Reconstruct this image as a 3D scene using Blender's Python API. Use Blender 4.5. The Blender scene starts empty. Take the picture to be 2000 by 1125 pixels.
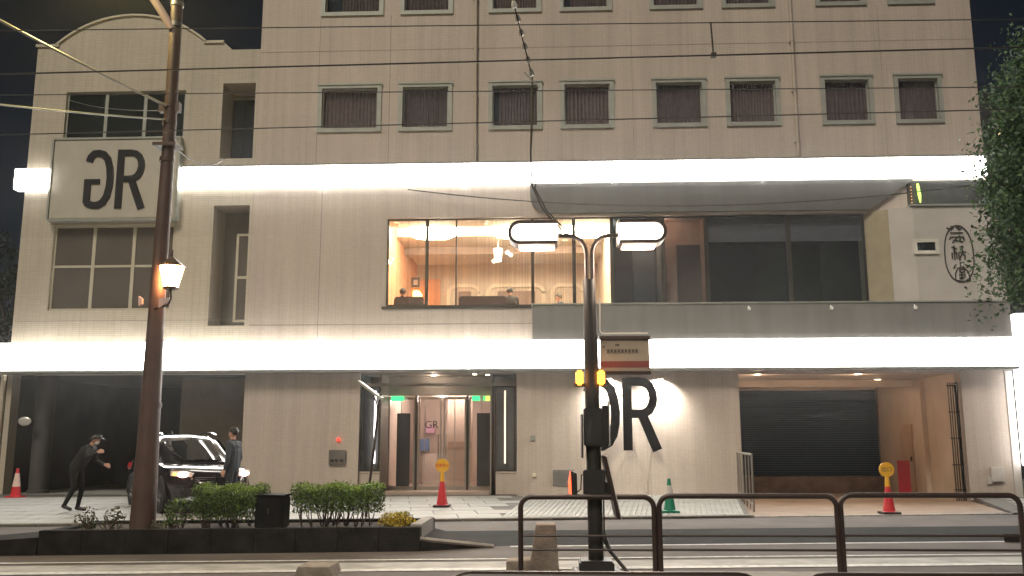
import bpy, bmesh, math, random
from mathutils import Vector, Matrix
random.seed(7)
R = math.radians
SC = bpy.context.scene
COL = SC.collection

# ------------------------------------------------------------------ camera
cam_d = bpy.data.cameras.new('camera'); cam = bpy.data.objects.new('camera', cam_d); COL.objects.link(cam)
cam_d.sensor_width = 36.0; cam_d.lens = 1773.4 / 2000 * 36; cam_d.clip_start = .05; cam_d.clip_end = 800
cam.location = (0, -25, 1.5)
_p, _y, _r = R(9.697), R(-2.387), R(-.078)
_f = Vector((math.sin(_y) * math.cos(_p), math.cos(_y) * math.cos(_p), math.sin(_p)))
_rt = Vector((math.cos(_y), -math.sin(_y), 0)); _up = _rt.cross(_f)
_rx = _rt * math.cos(_r) + _up * math.sin(_r); _ux = -_rt * math.sin(_r) + _up * math.cos(_r)
cam.rotation_euler = Matrix((_rx, _ux, -_f)).transposed().to_euler()
SC.camera = cam
# ------------------------------------------------------------------ night sky and the faint, very soft light of the town
SUN_EL, SUN_AZ = R(48), R(200)          # azimuth clockwise from +Y: behind the camera
world = bpy.data.worlds.new('World'); SC.world = world; world.use_nodes = True
wn = world.node_tree.nodes; wl = world.node_tree.links
sky = wn.new('ShaderNodeTexSky'); sky.sky_type = 'NISHITA'; sky.sun_disc = False
sky.sun_elevation = SUN_EL; sky.sun_rotation = SUN_AZ
wl.new(sky.outputs[0], wn['Background'].inputs[0]); wn['Background'].inputs[1].default_value = .0019
sd = bpy.data.lights.new('sun', 'SUN'); sd.energy = 1.2; sd.angle = R(20); sd.color = (1, .905, .75)
sun = bpy.data.objects.new('sun', sd); COL.objects.link(sun)
_to = Vector((math.sin(SUN_AZ) * math.cos(SUN_EL), math.cos(SUN_AZ) * math.cos(SUN_EL), math.sin(SUN_EL)))
sun.rotation_euler = _to.to_track_quat('Z', 'Y').to_euler(); sun.location = (0, -30, 30)
SC.view_settings.view_transform = 'Standard'; SC.view_settings.look = 'None'
SC.view_settings.exposure = .85; SC.view_settings.gamma = 1; SC.view_settings.use_curve_mapping = False
SC.render.engine = 'CYCLES'
SC.cycles.use_denoising = True
SC.cycles.max_bounces = 6; SC.cycles.transparent_max_bounces = 16
SC.cycles.sample_clamp_indirect = 6; SC.cycles.caustics_reflective = False; SC.cycles.caustics_refractive = False

# ------------------------------------------------------------------ materials
MATS = {}
def mat(name, col=(.5, .5, .5), rough=.7, metal=0, var=.12, scale=3.0, bump=0, bscale=60, emit=None, es=0, spec=.5, coat=0, streak=0):
    if name in MATS: return MATS[name]
    m = bpy.data.materials.new(name); m.use_nodes = True; MATS[name] = m
    nt = m.node_tree; n = nt.nodes; l = nt.links; b = n['Principled BSDF']
    b.inputs['Roughness'].default_value = rough; b.inputs['Metallic'].default_value = metal
    b.inputs['Specular IOR Level'].default_value = spec; b.inputs['Coat Weight'].default_value = coat
    b.inputs['Base Color'].default_value = (*col, 1)
    tc = n.new('ShaderNodeTexCoord')
    if var:
        nz = n.new('ShaderNodeTexNoise'); nz.inputs['Scale'].default_value = scale; nz.inputs['Detail'].default_value = 6
        l.new(tc.outputs['Object'], nz.inputs['Vector'])
        fac = nz.outputs['Fac']
        if streak:
            mp = n.new('ShaderNodeMapping'); mp.inputs['Scale'].default_value = (2.2, 2.2, .12)
            n2 = n.new('ShaderNodeTexNoise'); n2.inputs['Scale'].default_value = 1.6; n2.inputs['Detail'].default_value = 5
            l.new(tc.outputs['Object'], mp.inputs['Vector']); l.new(mp.outputs[0], n2.inputs['Vector'])
            mm = n.new('ShaderNodeMix'); mm.inputs[0].default_value = streak
            l.new(fac, mm.inputs[2]); l.new(n2.outputs['Fac'], mm.inputs[3]); fac = mm.outputs[0]
        cr = n.new('ShaderNodeValToRGB'); cr.color_ramp.elements[0].position = .3; cr.color_ramp.elements[1].position = .7
        cr.color_ramp.elements[0].color = (*[c * (1 - var) for c in col], 1)
        cr.color_ramp.elements[1].color = (*[min(1, c * (1 + var)) for c in col], 1)
        l.new(fac, cr.inputs[0]); l.new(cr.outputs[0], b.inputs['Base Color'])
    if bump:
        nb = n.new('ShaderNodeTexNoise'); nb.inputs['Scale'].default_value = bscale; nb.inputs['Detail'].default_value = 4
        l.new(tc.outputs['Object'], nb.inputs['Vector'])
        bp = n.new('ShaderNodeBump'); bp.inputs['Strength'].default_value = bump; bp.inputs['Distance'].default_value = .02
        l.new(nb.outputs['Fac'], bp.inputs['Height']); l.new(bp.outputs[0], b.inputs['Normal'])
    if emit:
        b.inputs['Emission Color'].default_value = (*emit, 1); b.inputs['Emission Strength'].default_value = es
    return m

def tile_mat(name, col, joint, tw=.1, th=.05, streak=.55, var=.13):
    """glazed mosaic wall tile: fine joints, rain streaks, broad soiling"""
    m = mat(name, col, .42, var=var, scale=.35, streak=streak, spec=.4)
    nt = m.node_tree; n = nt.nodes; l = nt.links; b = n['Principled BSDF']
    tc = n.new('ShaderNodeTexCoord'); mp = n.new('ShaderNodeMapping'); mp.inputs['Rotation'].default_value = (R(90), 0, 0)
    l.new(tc.outputs['Object'], mp.inputs['Vector'])
    br = n.new('ShaderNodeTexBrick'); br.offset = 0; br.inputs['Scale'].default_value = 1
    br.inputs['Brick Width'].default_value = tw; br.inputs['Row Height'].default_value = th
    br.inputs['Mortar Size'].default_value = .006; br.inputs['Mortar Smooth'].default_value = .3
    br.inputs['Color1'].default_value = (1, 1, 1, 1); br.inputs['Color2'].default_value = (.93, .93, .92, 1)
    br.inputs['Mortar'].default_value = (joint, joint, joint, 1)
    l.new(mp.outputs[0], br.inputs['Vector'])
    mx = n.new('ShaderNodeMix'); mx.data_type = 'RGBA'; mx.blend_type = 'MULTIPLY'; mx.inputs[0].default_value = 1
    src = b.inputs['Base Color'].links[0].from_socket
    pn = n.new('ShaderNodeTexBrick'); pn.offset = 0; pn.inputs['Scale'].default_value = 1; pn.inputs['Brick Width'].default_value = 2.31; pn.inputs['Row Height'].default_value = 3.61
    pn.inputs['Mortar Size'].default_value = 0; pn.inputs['Color1'].default_value = (1, 1, 1, 1); pn.inputs['Color2'].default_value = (.86, .86, .87, 1); l.new(mp.outputs[0], pn.inputs['Vector'])
    gm = n.new('ShaderNodeMapping'); gm.inputs['Scale'].default_value = (5.5, 5.5, .16); gn = n.new('ShaderNodeTexNoise'); gn.inputs['Scale'].default_value = 1.3; gn.inputs['Detail'].default_value = 8
    l.new(tc.outputs['Object'], gm.inputs['Vector']); l.new(gm.outputs[0], gn.inputs['Vector'])
    gr = n.new('ShaderNodeValToRGB'); gr.color_ramp.elements[0].position = .34; gr.color_ramp.elements[0].color = (.74, .72, .70, 1); gr.color_ramp.elements[1].position = .52; l.new(gn.outputs['Fac'], gr.inputs[0])
    m1 = n.new('ShaderNodeMix'); m1.data_type = 'RGBA'; m1.blend_type = 'MULTIPLY'; m1.inputs[0].default_value = .55; l.new(src, m1.inputs[6]); l.new(pn.outputs['Color'], m1.inputs[7])
    m2 = n.new('ShaderNodeMix'); m2.data_type = 'RGBA'; m2.blend_type = 'MULTIPLY'; m2.inputs[0].default_value = .26; l.new(m1.outputs[2], m2.inputs[6]); l.new(gr.outputs[0], m2.inputs[7]); src = m2.outputs[2]
    l.new(src, mx.inputs[6]); l.new(br.outputs['Color'], mx.inputs[7]); l.new(mx.outputs[2], b.inputs['Base Color'])
    bp = n.new('ShaderNodeBump'); bp.inputs['Strength'].default_value = .35; bp.inputs['Distance'].default_value = .006; bp.invert = True
    l.new(br.outputs['Fac'], bp.inputs['Height']); l.new(bp.outputs[0], b.inputs['Normal'])
    return m

def glass_mat(name, tint=(1, 1, 1), refl=1.0, rough=.0):
    m = bpy.data.materials.new(name); m.use_nodes = True; MATS[name] = m
    nt = m.node_tree; n = nt.nodes; l = nt.links
    for x in list(n): n.remove(x)
    o = n.new('ShaderNodeOutputMaterial'); t = n.new('ShaderNodeBsdfTransparent'); g = n.new('ShaderNodeBsdfGlossy')
    t.inputs[0].default_value = (*tint, 1); g.inputs['Roughness'].default_value = rough; g.inputs[0].default_value = (refl, refl, refl, 1)
    lw = n.new('ShaderNodeLayerWeight'); lw.inputs[0].default_value = .5      # facing is the same on both sides of a thin pane
    pw = n.new('ShaderNodeMath'); pw.operation = 'POWER'; pw.inputs[1].default_value = 4; l.new(lw.outputs['Facing'], pw.inputs[0])
    fr = n.new('ShaderNodeMath'); fr.operation = 'MULTIPLY_ADD'; fr.inputs[1].default_value = .7; fr.inputs[2].default_value = .035; l.new(pw.outputs[0], fr.inputs[0]); mx = n.new('ShaderNodeMixShader')
    l.new(fr.outputs[0], mx.inputs[0]); l.new(t.outputs[0], mx.inputs[1]); l.new(g.outputs[0], mx.inputs[2]); l.new(mx.outputs[0], o.inputs[0])
    return m

def sheer_mat(name, col, dens):
    m = bpy.data.materials.new(name); m.use_nodes = True; MATS[name] = m
    nt = m.node_tree; n = nt.nodes; l = nt.links
    b = n['Principled BSDF']; b.inputs['Base Color'].default_value = (*col, 1); b.inputs['Roughness'].default_value = .9
    o = n['Material Output']; t = n.new('ShaderNodeBsdfTransparent'); mx = n.new('ShaderNodeMixShader')
    wv = n.new('ShaderNodeTexNoise'); wv.inputs['Scale'].default_value = 4
    tc = n.new('ShaderNodeTexCoord'); mp = n.new('ShaderNodeMapping'); mp.inputs['Scale'].default_value = (6, 6, .02)
    l.new(tc.outputs['Object'], mp.inputs[0]); l.new(mp.outputs[0], wv.inputs['Vector'])
    mr = n.new('ShaderNodeMapRange'); mr.inputs[1].default_value = .35; mr.inputs[2].default_value = .7; mr.inputs[3].default_value = dens * .4; mr.inputs[4].default_value = dens * 1.7
    l.new(wv.outputs['Fac'], mr.inputs[0]); l.new(mr.outputs[0], mx.inputs[0])
    l.new(t.outputs[0], mx.inputs[1]); l.new(b.outputs[0], mx.inputs[2]); l.new(mx.outputs[0], o.inputs[0])
    return m

TILE = tile_mat('cream_mosaic_tile', (.55, .47, .41), .85)
STUCCO = tile_mat('annex_tile', (.55, .49, .405), .72, .2, .06, .4, .09)
GREYP = mat('grey_painted_panel', (.20, .195, .185), .6, var=.18, scale=.8, streak=.5)
JOINT = mat('dark_joint', (.24, .21, .185), .9)
CANOPY = mat('canopy_grey', (.11, .108, .102), .6, var=.2, scale=.8, streak=.5)
ALU = mat('grey_green_aluminium', (.34, .35, .315), .45, .2, var=.1)
BEIGE_FR = mat('beige_aluminium', (.50, .46, .36), .5, .1, var=.06)
BRONZE = mat('bronze_aluminium', (.06, .055, .045), .35, .5, var=.1)
STEEL = mat('steel', (.45, .43, .40), .3, .9, var=.1)
DARKGL = mat('dark_window_glass', (.012, .017, .018), .06, var=0, spec=.6)
BLINDGL = mat('blind_behind_glass', (.115, .10, .085), .22, var=.1, scale=.8)
GLASS = glass_mat('clear_glass'); GLASS2 = glass_mat('tinted_glass', (.75, .8, .85))
CURT2 = mat('mauve_curtain', (.12, .09, .088), .9, var=.2, scale=8)
CURT = mat('plum_curtain', (.095, .072, .074), .9, var=.2, scale=8)
BLIND = mat('taupe_blind', (.30, .245, .225), .8, var=.06)
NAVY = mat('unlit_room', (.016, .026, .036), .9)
BLACK = mat('black_lacquer', (.008, .008, .010), .6, var=.15, spec=.25)
SIGNW = mat('sign_panel_cream', (.46, .43, .37), .5, var=.06)
BAND = mat('lightbox_face', (.9, .9, .9), .4, var=0, emit=(1, .965, .90), es=12)
BANDR = mat('lightbox_return', (.8, .8, .8), .5, var=0, emit=(1, .97, .9), es=2.6)  # returns made to glow, imitating a bloom halo on the wall
PALE = mat('pale_render', (.52, .49, .46), .75, var=.08, scale=1.5)
ASPH = mat('asphalt', (.135, .12, .115), .8, var=.2, scale=1.2, bump=.5, bscale=90, spec=.3)
ASPHD = mat('new_asphalt', (.032, .034, .035), .85, var=.18, scale=2, bump=.5, bscale=120, spec=.1)
CONC = mat('concrete', (.30, .28, .255), .8, var=.22, scale=4, bump=.3)
CONCD = mat('shade_dark_concrete', (.018, .0165, .0145), .9, var=.4, scale=5, bump=.4, spec=.2)  # shade on the planter front is put into this near-black colour
SLAB = mat('paving_slab', (.28, .28, .265), .55, var=.16, scale=1.3, bump=.3)
PAVB = mat('pavement_bed', (.14, .135, .125), .9, var=.2)
WHITEP = mat('worn_white_paint', (.55, .55, .53), .6, var=.3, scale=9)
BROWNS = mat('brown_painted_steel', (.040, .024, .020), .38, .0, var=.25, scale=6)
POLEM = mat('brown_pole_paint', (.085, .052, .042), .5, .0, var=.25, scale=3, streak=.4)
DARKM = mat('dark_grey_metal', (.022, .020, .018), .5, var=.2)
WIREM = mat('black_cable', (.03, .025, .02), .5, var=0)
ROPE = mat('pale_wire', (.34, .34, .32), .35, .6, var=.1)

# ------------------------------------------------------------------ mesh kit
OFF = {}
class MB:
    def __init__(s): s.v = []; s.f = []; s.m = []
    def add(s, vs, fs, mi=0):
        o = len(s.v); s.v += [tuple(v) for v in vs]
        s.f += [tuple(i + o for i in f) for f in fs]; s.m += [mi] * len(fs); return s
    def box(s, x0, x1, y0, y1, z0, z1, mi=0):
        return s.add([(x0, y0, z0), (x1, y0, z0), (x1, y1, z0), (x0, y1, z0), (x0, y0, z1), (x1, y0, z1), (x1, y1, z1), (x0, y1, z1)],
                     [(0, 3, 2, 1), (4, 5, 6, 7), (0, 1, 5, 4), (1, 2, 6, 5), (2, 3, 7, 6), (3, 0, 4, 7)], mi)
    def rbox(s, x0, x1, y0, y1, z0, z1, b=.01, mi=0):
        """box with all edges chamfered"""
        bm = bmesh.new(); bmesh.ops.create_cube(bm, size=1)
        bmesh.ops.scale(bm, vec=(x1 - x0, y1 - y0, z1 - z0), verts=bm.verts)
        bmesh.ops.bevel(bm, geom=bm.edges[:], offset=b, segments=2, affect='EDGES')
        c = Vector(((x0 + x1) / 2, (y0 + y1) / 2, (z0 + z1) / 2)); bm.verts.index_update()
        s.add([v.co + c for v in bm.verts], [[v.index for v in f.verts] for f in bm.faces], mi); bm.free(); return s
    def prism(s, poly, fn, d0, d1, mi=0):
        """2D polygon extruded between d0 and d1; fn(u,v,d)->xyz"""
        n = len(poly); vs = [fn(u, v, d0) for u, v in poly] + [fn(u, v, d1) for u, v in poly]
        fs = [tuple(range(n)), tuple(reversed(range(n, 2 * n)))] + [(i, i + n, (i + 1) % n + n, (i + 1) % n) for i in range(n)]
        return s.add(vs, fs, mi)
    def ribbon(s, pts, w, fn, d0, d1, mi=0):
        """thick polyline as quads, extruded"""
        P = [Vector(p) for p in pts]; L = []; Rr = []
        for i, p in enumerate(P):
            a = (p - P[i - 1]).normalized() if i else None
            b = (P[i + 1] - p).normalized() if i < len(P) - 1 else None
            t = ((a or b) + (b or a)).normalized(); nrm = Vector((-t.y, t.x))
            c = 1 if (a is None or b is None) else max(.5, nrm.dot(Vector((-a.y, a.x))))
            L.append(p + nrm * w / 2 / c); Rr.append(p - nrm * w / 2 / c)
        for i in range(len(P) - 1):
            q = [L[i], L[i + 1], Rr[i + 1], Rr[i]]
            vs = [fn(u.x, u.y, d0) for u in q] + [fn(u.x, u.y, d1) for u in q]
            fs = [(0, 1, 2, 3), (7, 6, 5, 4), (0, 4, 5, 1), (3, 2, 6, 7)]
            if i == 0: fs.append((0, 3, 7, 4))
            if i == len(P) - 2: fs.append((1, 5, 6, 2))
            s.add(vs, fs, mi)
        return s
    def tube(s, pts, r, n=8, mi=0, cap=True):
        P = [Vector(p) for p in pts]; rs = r if isinstance(r, (list, tuple)) else [r] * len(P); rings = []; prev = None
        vs = []
        for i, p in enumerate(P):
            t = (P[min(i + 1, len(P) - 1)] - P[max(i - 1, 0)]).normalized()
            if prev is None:
                a = Vector((0, 0, 1)) if abs(t.z) < .9 else Vector((1, 0, 0)); x = t.cross(a).normalized()
            else: x = (prev - t * prev.dot(t)).normalized()
            prev = x; y = t.cross(x)
            vs += [p + (x * math.cos(2 * math.pi * k / n) + y * math.sin(2 * math.pi * k / n)) * rs[i] for k in range(n)]
        fs = [(i * n + k, i * n + (k + 1) % n, (i + 1) * n + (k + 1) % n, (i + 1) * n + k) for i in range(len(P) - 1) for k in range(n)]
        if cap: fs += [tuple(reversed(range(n))), tuple(range((len(P) - 1) * n, len(P) * n))]
        return s.add(vs, fs, mi)
    def lathe(s, prof, c=(0, 0, 0), n=16, mi=0, sq=None):
        """profile [(r,z)..] about z; sq = corners for a polygonal section"""
        n = sq or n; vs = []; ph = math.pi / n if sq else 0
        for r, z in prof: vs += [(c[0] + r * math.cos(2 * math.pi * k / n + ph), c[1] + r * math.sin(2 * math.pi * k / n + ph), c[2] + z) for k in range(n)]
        fs = [(i * n + k, i * n + (k + 1) % n, (i + 1) * n + (k + 1) % n, (i + 1) * n + k) for i in range(len(prof) - 1) for k in range(n)]
        if prof[0][0] > 1e-4: fs.append(tuple(reversed(range(n))))
        if prof[-1][0] > 1e-4: fs.append(tuple(range((len(prof) - 1) * n, len(prof) * n)))
        return s.add(vs, fs, mi)
    def ball(s, c, r, mi=0, n=10):
        rx, ry, rz = r if isinstance(r, (list, tuple)) else (r, r, r); o = len(s.v)
        for i in range(n + 1):
            a = math.pi * i / n
            for k in range(2 * n):
                b = math.pi * k / n; s.v.append((c[0] + rx * math.sin(a) * math.cos(b), c[1] + ry * math.sin(a) * math.sin(b), c[2] - rz * math.cos(a)))
        for i in range(n):
            for k in range(2 * n):
                s.f.append((o + i * 2 * n + k, o + i * 2 * n + (k + 1) % (2 * n), o + (i + 1) * 2 * n + (k + 1) % (2 * n), o + (i + 1) * 2 * n + k)); s.m.append(mi)
        return s
    def build(s, name, m, parent=None, smooth=False):
        me = bpy.data.meshes.new(name); off = OFF.get(parent.name, Vector()) if parent else Vector()
        me.from_pydata([Vector(v) - off for v in s.v], [], s.f)
        for mm in (m if isinstance(m, (list, tuple)) else [m]): me.materials.append(mm)
        me.polygons.foreach_set('material_index', s.m)
        bm = bmesh.new(); bm.from_mesh(me)
        bmesh.ops.remove_doubles(bm, verts=bm.verts, dist=1e-5)
        bmesh.ops.recalc_face_normals(bm, faces=bm.faces); bm.to_mesh(me); bm.free()
        if smooth:
            me.polygons.foreach_set('use_smooth', [True] * len(me.polygons))
            try: me.set_sharp_from_angle(angle=R(40))
            except Exception: pass
        o = bpy.data.objects.new(name, me); COL.objects.link(o)
        if parent: o.parent = parent; OFF[o.name] = off
        return o
def tag(o, label=None, cat=None, group=None, kind=None):
    if label: o['label'] = label
    if cat: o['category'] = cat
    if group: o['group'] = group
    if kind: o['kind'] = kind
    return o
def thing(name, loc, label, cat, group=None, rz=0):
    o = bpy.data.objects.new(name, None); COL.objects.link(o); o.location = loc; o.rotation_euler = (0, 0, rz); o.empty_display_size = .2
    OFF[o.name] = Vector(loc) if rz == 0 else Vector()
    return tag(o, label, cat, group)
def local(name, label, cat, group=None):
    """a thing modelled about its own origin, placed or copied afterwards"""
    return thing(name, (0, 0, 0), label, cat, group)
def copy_tree(o, parent=None):
    c = o.copy(); COL.objects.link(c); c.parent = parent; OFF[c.name] = Vector()
    for ch in o.children: copy_tree(ch, c)
    return c
def place(o, loc, rz=0, label=None):
    o.location = loc; o.rotation_euler = (0, 0, rz)
    if label: o['label'] = label
    return o
def light(name, kind, loc, col, power, parent=None, size=.1, rot=None, spot=None, blend=.5):
    d = bpy.data.lights.new(name, kind); d.color = col; d.energy = power
    if kind in ('POINT', 'SPOT'): d.shadow_soft_size = size
    if kind == 'AREA': d.size = size
    if spot: d.spot_size = spot; d.spot_blend = blend
    o = bpy.data.objects.new(name, d); COL.objects.link(o)
    off = OFF.get(parent.name, Vector()) if parent else Vector()
    o.location = Vector(loc) - off
    if parent: o.parent = parent
    if rot is not None: o.rotation_euler = Vector(rot).to_track_quat('-Z', 'Y').to_euler()
    return o
def S(x, z, Y):
    """a point measured on the facade plane, moved along its sight line to depth Y"""
    k = (25 + Y) / 25; return x * k, 1.5 + (z - 1.5) * k
XZ = lambda u, v, d: (u, d, v)
def text(s, size, m, parent, loc, name='lettering', depth=.004, rot=(R(90), 0, 0)):
    c = bpy.data.curves.new(name, 'FONT'); c.body = s; c.size = size; c.align_x = 'CENTER'; c.align_y = 'CENTER'; c.extrude = depth
    t = bpy.data.objects.new('tmp_text', c); COL.objects.link(t)
    dg = bpy.context.evaluated_depsgraph_get(); me = bpy.data.meshes.new_from_object(t.evaluated_get(dg)); bpy.data.objects.remove(t)
    me.materials.clear(); me.materials.append(m)
    o = bpy.data.objects.new(name, me); COL.objects.link(o); off = OFF.get(parent.name, Vector())
    o.location = Vector(loc) - off; o.rotation_euler = rot; o.parent = parent
    return o
# ================================================================== THE SETTING
KA = math.atan(.173); KU = Vector((math.cos(KA), math.sin(KA))); KV = Vector((-math.sin(KA), math.cos(KA)))
KERB = lambda x: -6.56 + .173 * x
def zpav(x, y):
    v = (y - KERB(x)) * math.cos(KA); return .05 + .08 * min(max(v / 6.46, 0), 1)
g = MB(); g.add([(-150, -100, -.3), (150, -100, -.3), (150, 180, -.3), (-150, 180, -.3)], [(0, 1, 2, 3)])
tag(g.build('ground', mat('dark_ground', (.04, .04, .038), .9)), kind='structure')
g = MB(); g.add([(-90, KERB(-90) + .02, 0), (-90, -60, 0), (90, -60, 0), (90, KERB(90) + .02, 0)], [(0, 1, 2, 3)])
road = tag(g.build('road', ASPH), kind='structure')
# darker resurfaced strip between the kerb and the planter
g = MB(); g.add([(-1.9, -8.9, .004), (40, -3.6, .004), (40, -6.3, .004), (-.7, -11.15, .004), (-1.7, -11.5, .004)], [(0, 1, 2, 3, 4)])
tag(g.build('road_patch', ASPHD), kind='structure')
def stripe(p, q, w, name='lane_marking', m=WHITEP, z=.008):
    p, q = Vector(p), Vector(q); t = (q - p).normalized(); nn = Vector((-t.y, t.x)) * w / 2
    b = MB(); b.add([(*(p + nn), z), (*(q + nn), z), (*(q - nn), z), (*(p - nn), z)], [(0, 1, 2, 3)])
    return tag(b.build(name, m), kind='structure')
stripe((-.6, -11.25), (40, -6.4), .12)
stripe((-30, -15.75), (40, -8.45), .10)
stripe((-30, -16.72), (40, -9.42), .20)
g = MB(); g.add([(-30, -16.0, .004), (40, -8.7, .004), (40, -9.3, .004), (-30, -16.6, .004)], [(0, 1, 2, 3)])
tag(g.build('gutter_strip', mat('pale_gutter_concrete', (.34, .335, .32), .7, var=.25, scale=3)), kind='structure')
# tram rails beyond the platform, nearest the camera
for yy in (-16.2, -17.27, -18.6, -19.67):
    b = MB(); b.box(-60, 60, yy - .03, yy + .03, -.02, .012); tag(b.build('tram_rail', STEEL), kind='structure')
# pavement: a bed, single slabs, kerb stones, ribbed ramp
g = MB()
def bed(poly):
    n = len(poly); top = [(x, y, zpav(x, y) - .014) for x, y in poly]; bot = [(x, y, -.3) for x, y in poly]
    g.add(top + bot, [tuple(range(n))] + [(i, (i + 1) % n, (i + 1) % n + n, i + n) for i in range(n)])
bed([(-40, KERB(-40)), (-20, KERB(-20)), (-10, KERB(-10)), (4.05, KERB(4.05)), (4.98, 0), (4.98, .2), (-8.4, .2), (-15.5, .2), (-15.5, 9), (-40, 9)])
bed([(9.75, KERB(9.75)), (20, KERB(20)), (40, KERB(40)), (40, 9), (12.6, 9), (12.6, .2), (11.12, .2), (11.12, 0)])
pav = tag(g.build('pavement', PAVB), kind='structure')
W_, H_ = .90, .88
b = MB(); b.rbox(0, W_ - .014, 0, H_ - .014, -.05, 0, .006); proto = None
cnt = 0
for iv in range(8):
    for iu in range(-22, 14):
        u0, v0 = iu * W_ + (.45 if iv % 2 else 0), .16 + iv * H_
        c = Vector((0, KERB(0))) + KU * (u0 + W_ / 2) + KV * (v0 + H_ / 2)
        left = c.x < 4.0 + (c.y + 6.9) * .15 - .75; right = c.x > 9.75 + (c.y + 5) * .28 + .7
        ribs = -1.05 < c.x
        if c.y > -.55 or c.x < -16.5 or c.x > 12.8 or not (left or right): continue
        if left and ribs: continue
        cnt += 1
        if cnt > 290: continue
        a = Vector((0, KERB(0))) + KU * u0 + KV * v0
        if proto is None: o = proto = b.build('paving_slab', SLAB, pav)
        else: o = proto.copy(); COL.objects.link(o)
        o.parent = pav; o.location = (a.x, a.y, zpav(a.x, a.y) + random.uniform(-.0015, .0025))
        o.rotation_euler = (R(.71), 0, KA)
# kerb stones
b = MB(); b.rbox(0, .59, 0, .155, -.2, 0, .012); proto = None
for iu in range(-28, 22):
    a = Vector((0, KERB(0))) + KU * (iu * .6)
    low = 4.0 < a.x + .3 < 9.8
    if proto is None: o = proto = b.build('kerb_stone', CONC, pav)
    else: o = proto.copy(); COL.objects.link(o)
    o.parent = pav; o.location = (a.x, a.y, .055 if not low else .022); o.rotation_euler = (0, 0, KA)
# ribbed ramp paving in front of the wall sign
RIB = mat('ribbed_paving', (.29, .29, .275), .5, var=.18, scale=2, bump=.2)
g = MB()
poly = [(-1.0, KERB(-1) + .17), (3.95, KERB(3.95) + .17), (4.9, -.02), (-.55, -.02)]
g.add([(x, y, zpav(x, y) - .008) for x, y in poly], [(0, 1, 2, 3)]); g.build('ramp_panel', RIB, pav)
for i in range(44):
    t = (i + .5) / 44; p0 = Vector(poly[0]).lerp(Vector(poly[1]), t); p1 = Vector(poly[3]).lerp(Vector(poly[2]), t)
    b = MB(); w = .034
    b.add([(p0.x - w, p0.y, zpav(*p0) + .006), (p0.x + w, p0.y, zpav(*p0) + .006), (p1.x + w, p1.y, zpav(*p1) + .006), (p1.x - w, p1.y, zpav(*p1) + .006),
           (p0.x - w - .008, p0.y, zpav(*p0) - .009), (p0.x + w + .008, p0.y, zpav(*p0) - .009), (p1.x + w + .008, p1.y, zpav(*p1) - .009), (p1.x - w - .008, p1.y, zpav(*p1) - .009)],
          [(0, 1, 2, 3), (0, 4, 5, 1), (1, 5, 6, 2), (3, 7, 4, 0)])
    b.build('rib', RIB, pav)
# driveway down into the garage
DRV = mat('driveway_concrete', (.25, .175, .125), .6, var=.2, scale=1.5, bump=.3)
g = MB()
pts = [(4.07, KERB(4.07) + .1, .012), (9.73, KERB(9.73) + .1, .012), (11.1, 0, -.03), (5.0, 0, -.03), (11.1, 7, -.15), (5.0, 7, -.15)]
g.add(pts, [(0, 1, 2, 3), (3, 2, 4, 5)]); tag(g.build('driveway', DRV), kind='structure')
# tram platform
g = MB(); g.rbox(.10, 9, -14.95, -14.15, -.2, .06, .02); tag(g.build('tram_platform', CONC), kind='structure')

# ================================================================== THE BUILDING
bld = thing('corner_building', (-1.5, 0, .13), 'cream tiled corner building with arched annex and two white light bands', 'building')
def holed_wall(x0, x1, z0, z1, holes, y=0, depth=.25, mi=0, b=None):
    b = b or MB()
    xs = sorted({x0, x1, *[h[0] for h in holes], *[h[1] for h in holes]}); zs = sorted({z0, z1, *[h[2] for h in holes], *[h[3] for h in holes]})
    xs = [x for x in xs if x0 <= x <= x1]; zs = [z for z in zs if z0 <= z <= z1]
    for i in range(len(xs) - 1):
        for k in range(len(zs) - 1):
            cx, cz = (xs[i] + xs[i + 1]) / 2, (zs[k] + zs[k + 1]) / 2
            if any(h[0] < cx < h[1] and h[2] < cz < h[3] for h in holes): continue
            b.add([(xs[i], y, zs[k]), (xs[i + 1], y, zs[k]), (xs[i + 1], y, zs[k + 1]), (xs[i], y, zs[k + 1])], [(0, 1, 2, 3)], mi)
    for h in holes:
        a, c, d, e = h[:4]; dd = h[4] if len(h) > 4 else depth
        q = [(a, d), (c, d), (c, e), (a, e)]
        for i in range(4):
            p, r = q[i], q[(i + 1) % 4]
            if d <= z0 and i == 0: continue
            b.add([(p[0], y, p[1]), (r[0], y, r[1]), (r[0], y + dd, r[1]), (p[0], y + dd, p[1])], [(0, 1, 2, 3)], mi)
    return b
# --- measured openings on the facade plane
ROW3 = [(-6.59, -4.96), (-4.22, -2.89), (-1.60, -.28), (.48, 1.79), (3.12, 4.43), (5.22, 6.52), (7.92, 9.15), (9.98, 11.09)]
holes = []
for a, c in ROW3:
    holes.append((a - .1, c + .1, 10.52 - .1, 11.74 + .1, .22)); holes.append((a - .1, c + .1, 14.13 - .1, 15.36 + .1, .22))
REST = (-4.59, 9.0, 5.28, 7.82, .3)
ENT = (-5.25, -.92, .0, 3.42, .12); GAR = (5.12, 11.05, -.3, 3.34, .25)
holes += [REST, ENT, GAR]
b = holed_wall(-8.48, 12.2, .0, 18.5, holes)
b.add([(12.2, 0, -.3), (12.2, 16, -.3), (12.2, 16, 18.5), (12.2, 0, 18.5)], [(0, 1, 2, 3)])
b.add([(-8.48, 0, 12), (-8.48, 16, 12), (-8.48, 16, 18.5), (-8.48, 0, 18.5)], [(0, 1, 2, 3)])
b.add([(-8.48, 0, 18.5), (12.2, 0, 18.5), (12.2, 16, 18.5), (-8.48, 16, 18.5)], [(0, 1, 2, 3)])
b.build('wall', TILE, bld)
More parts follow.
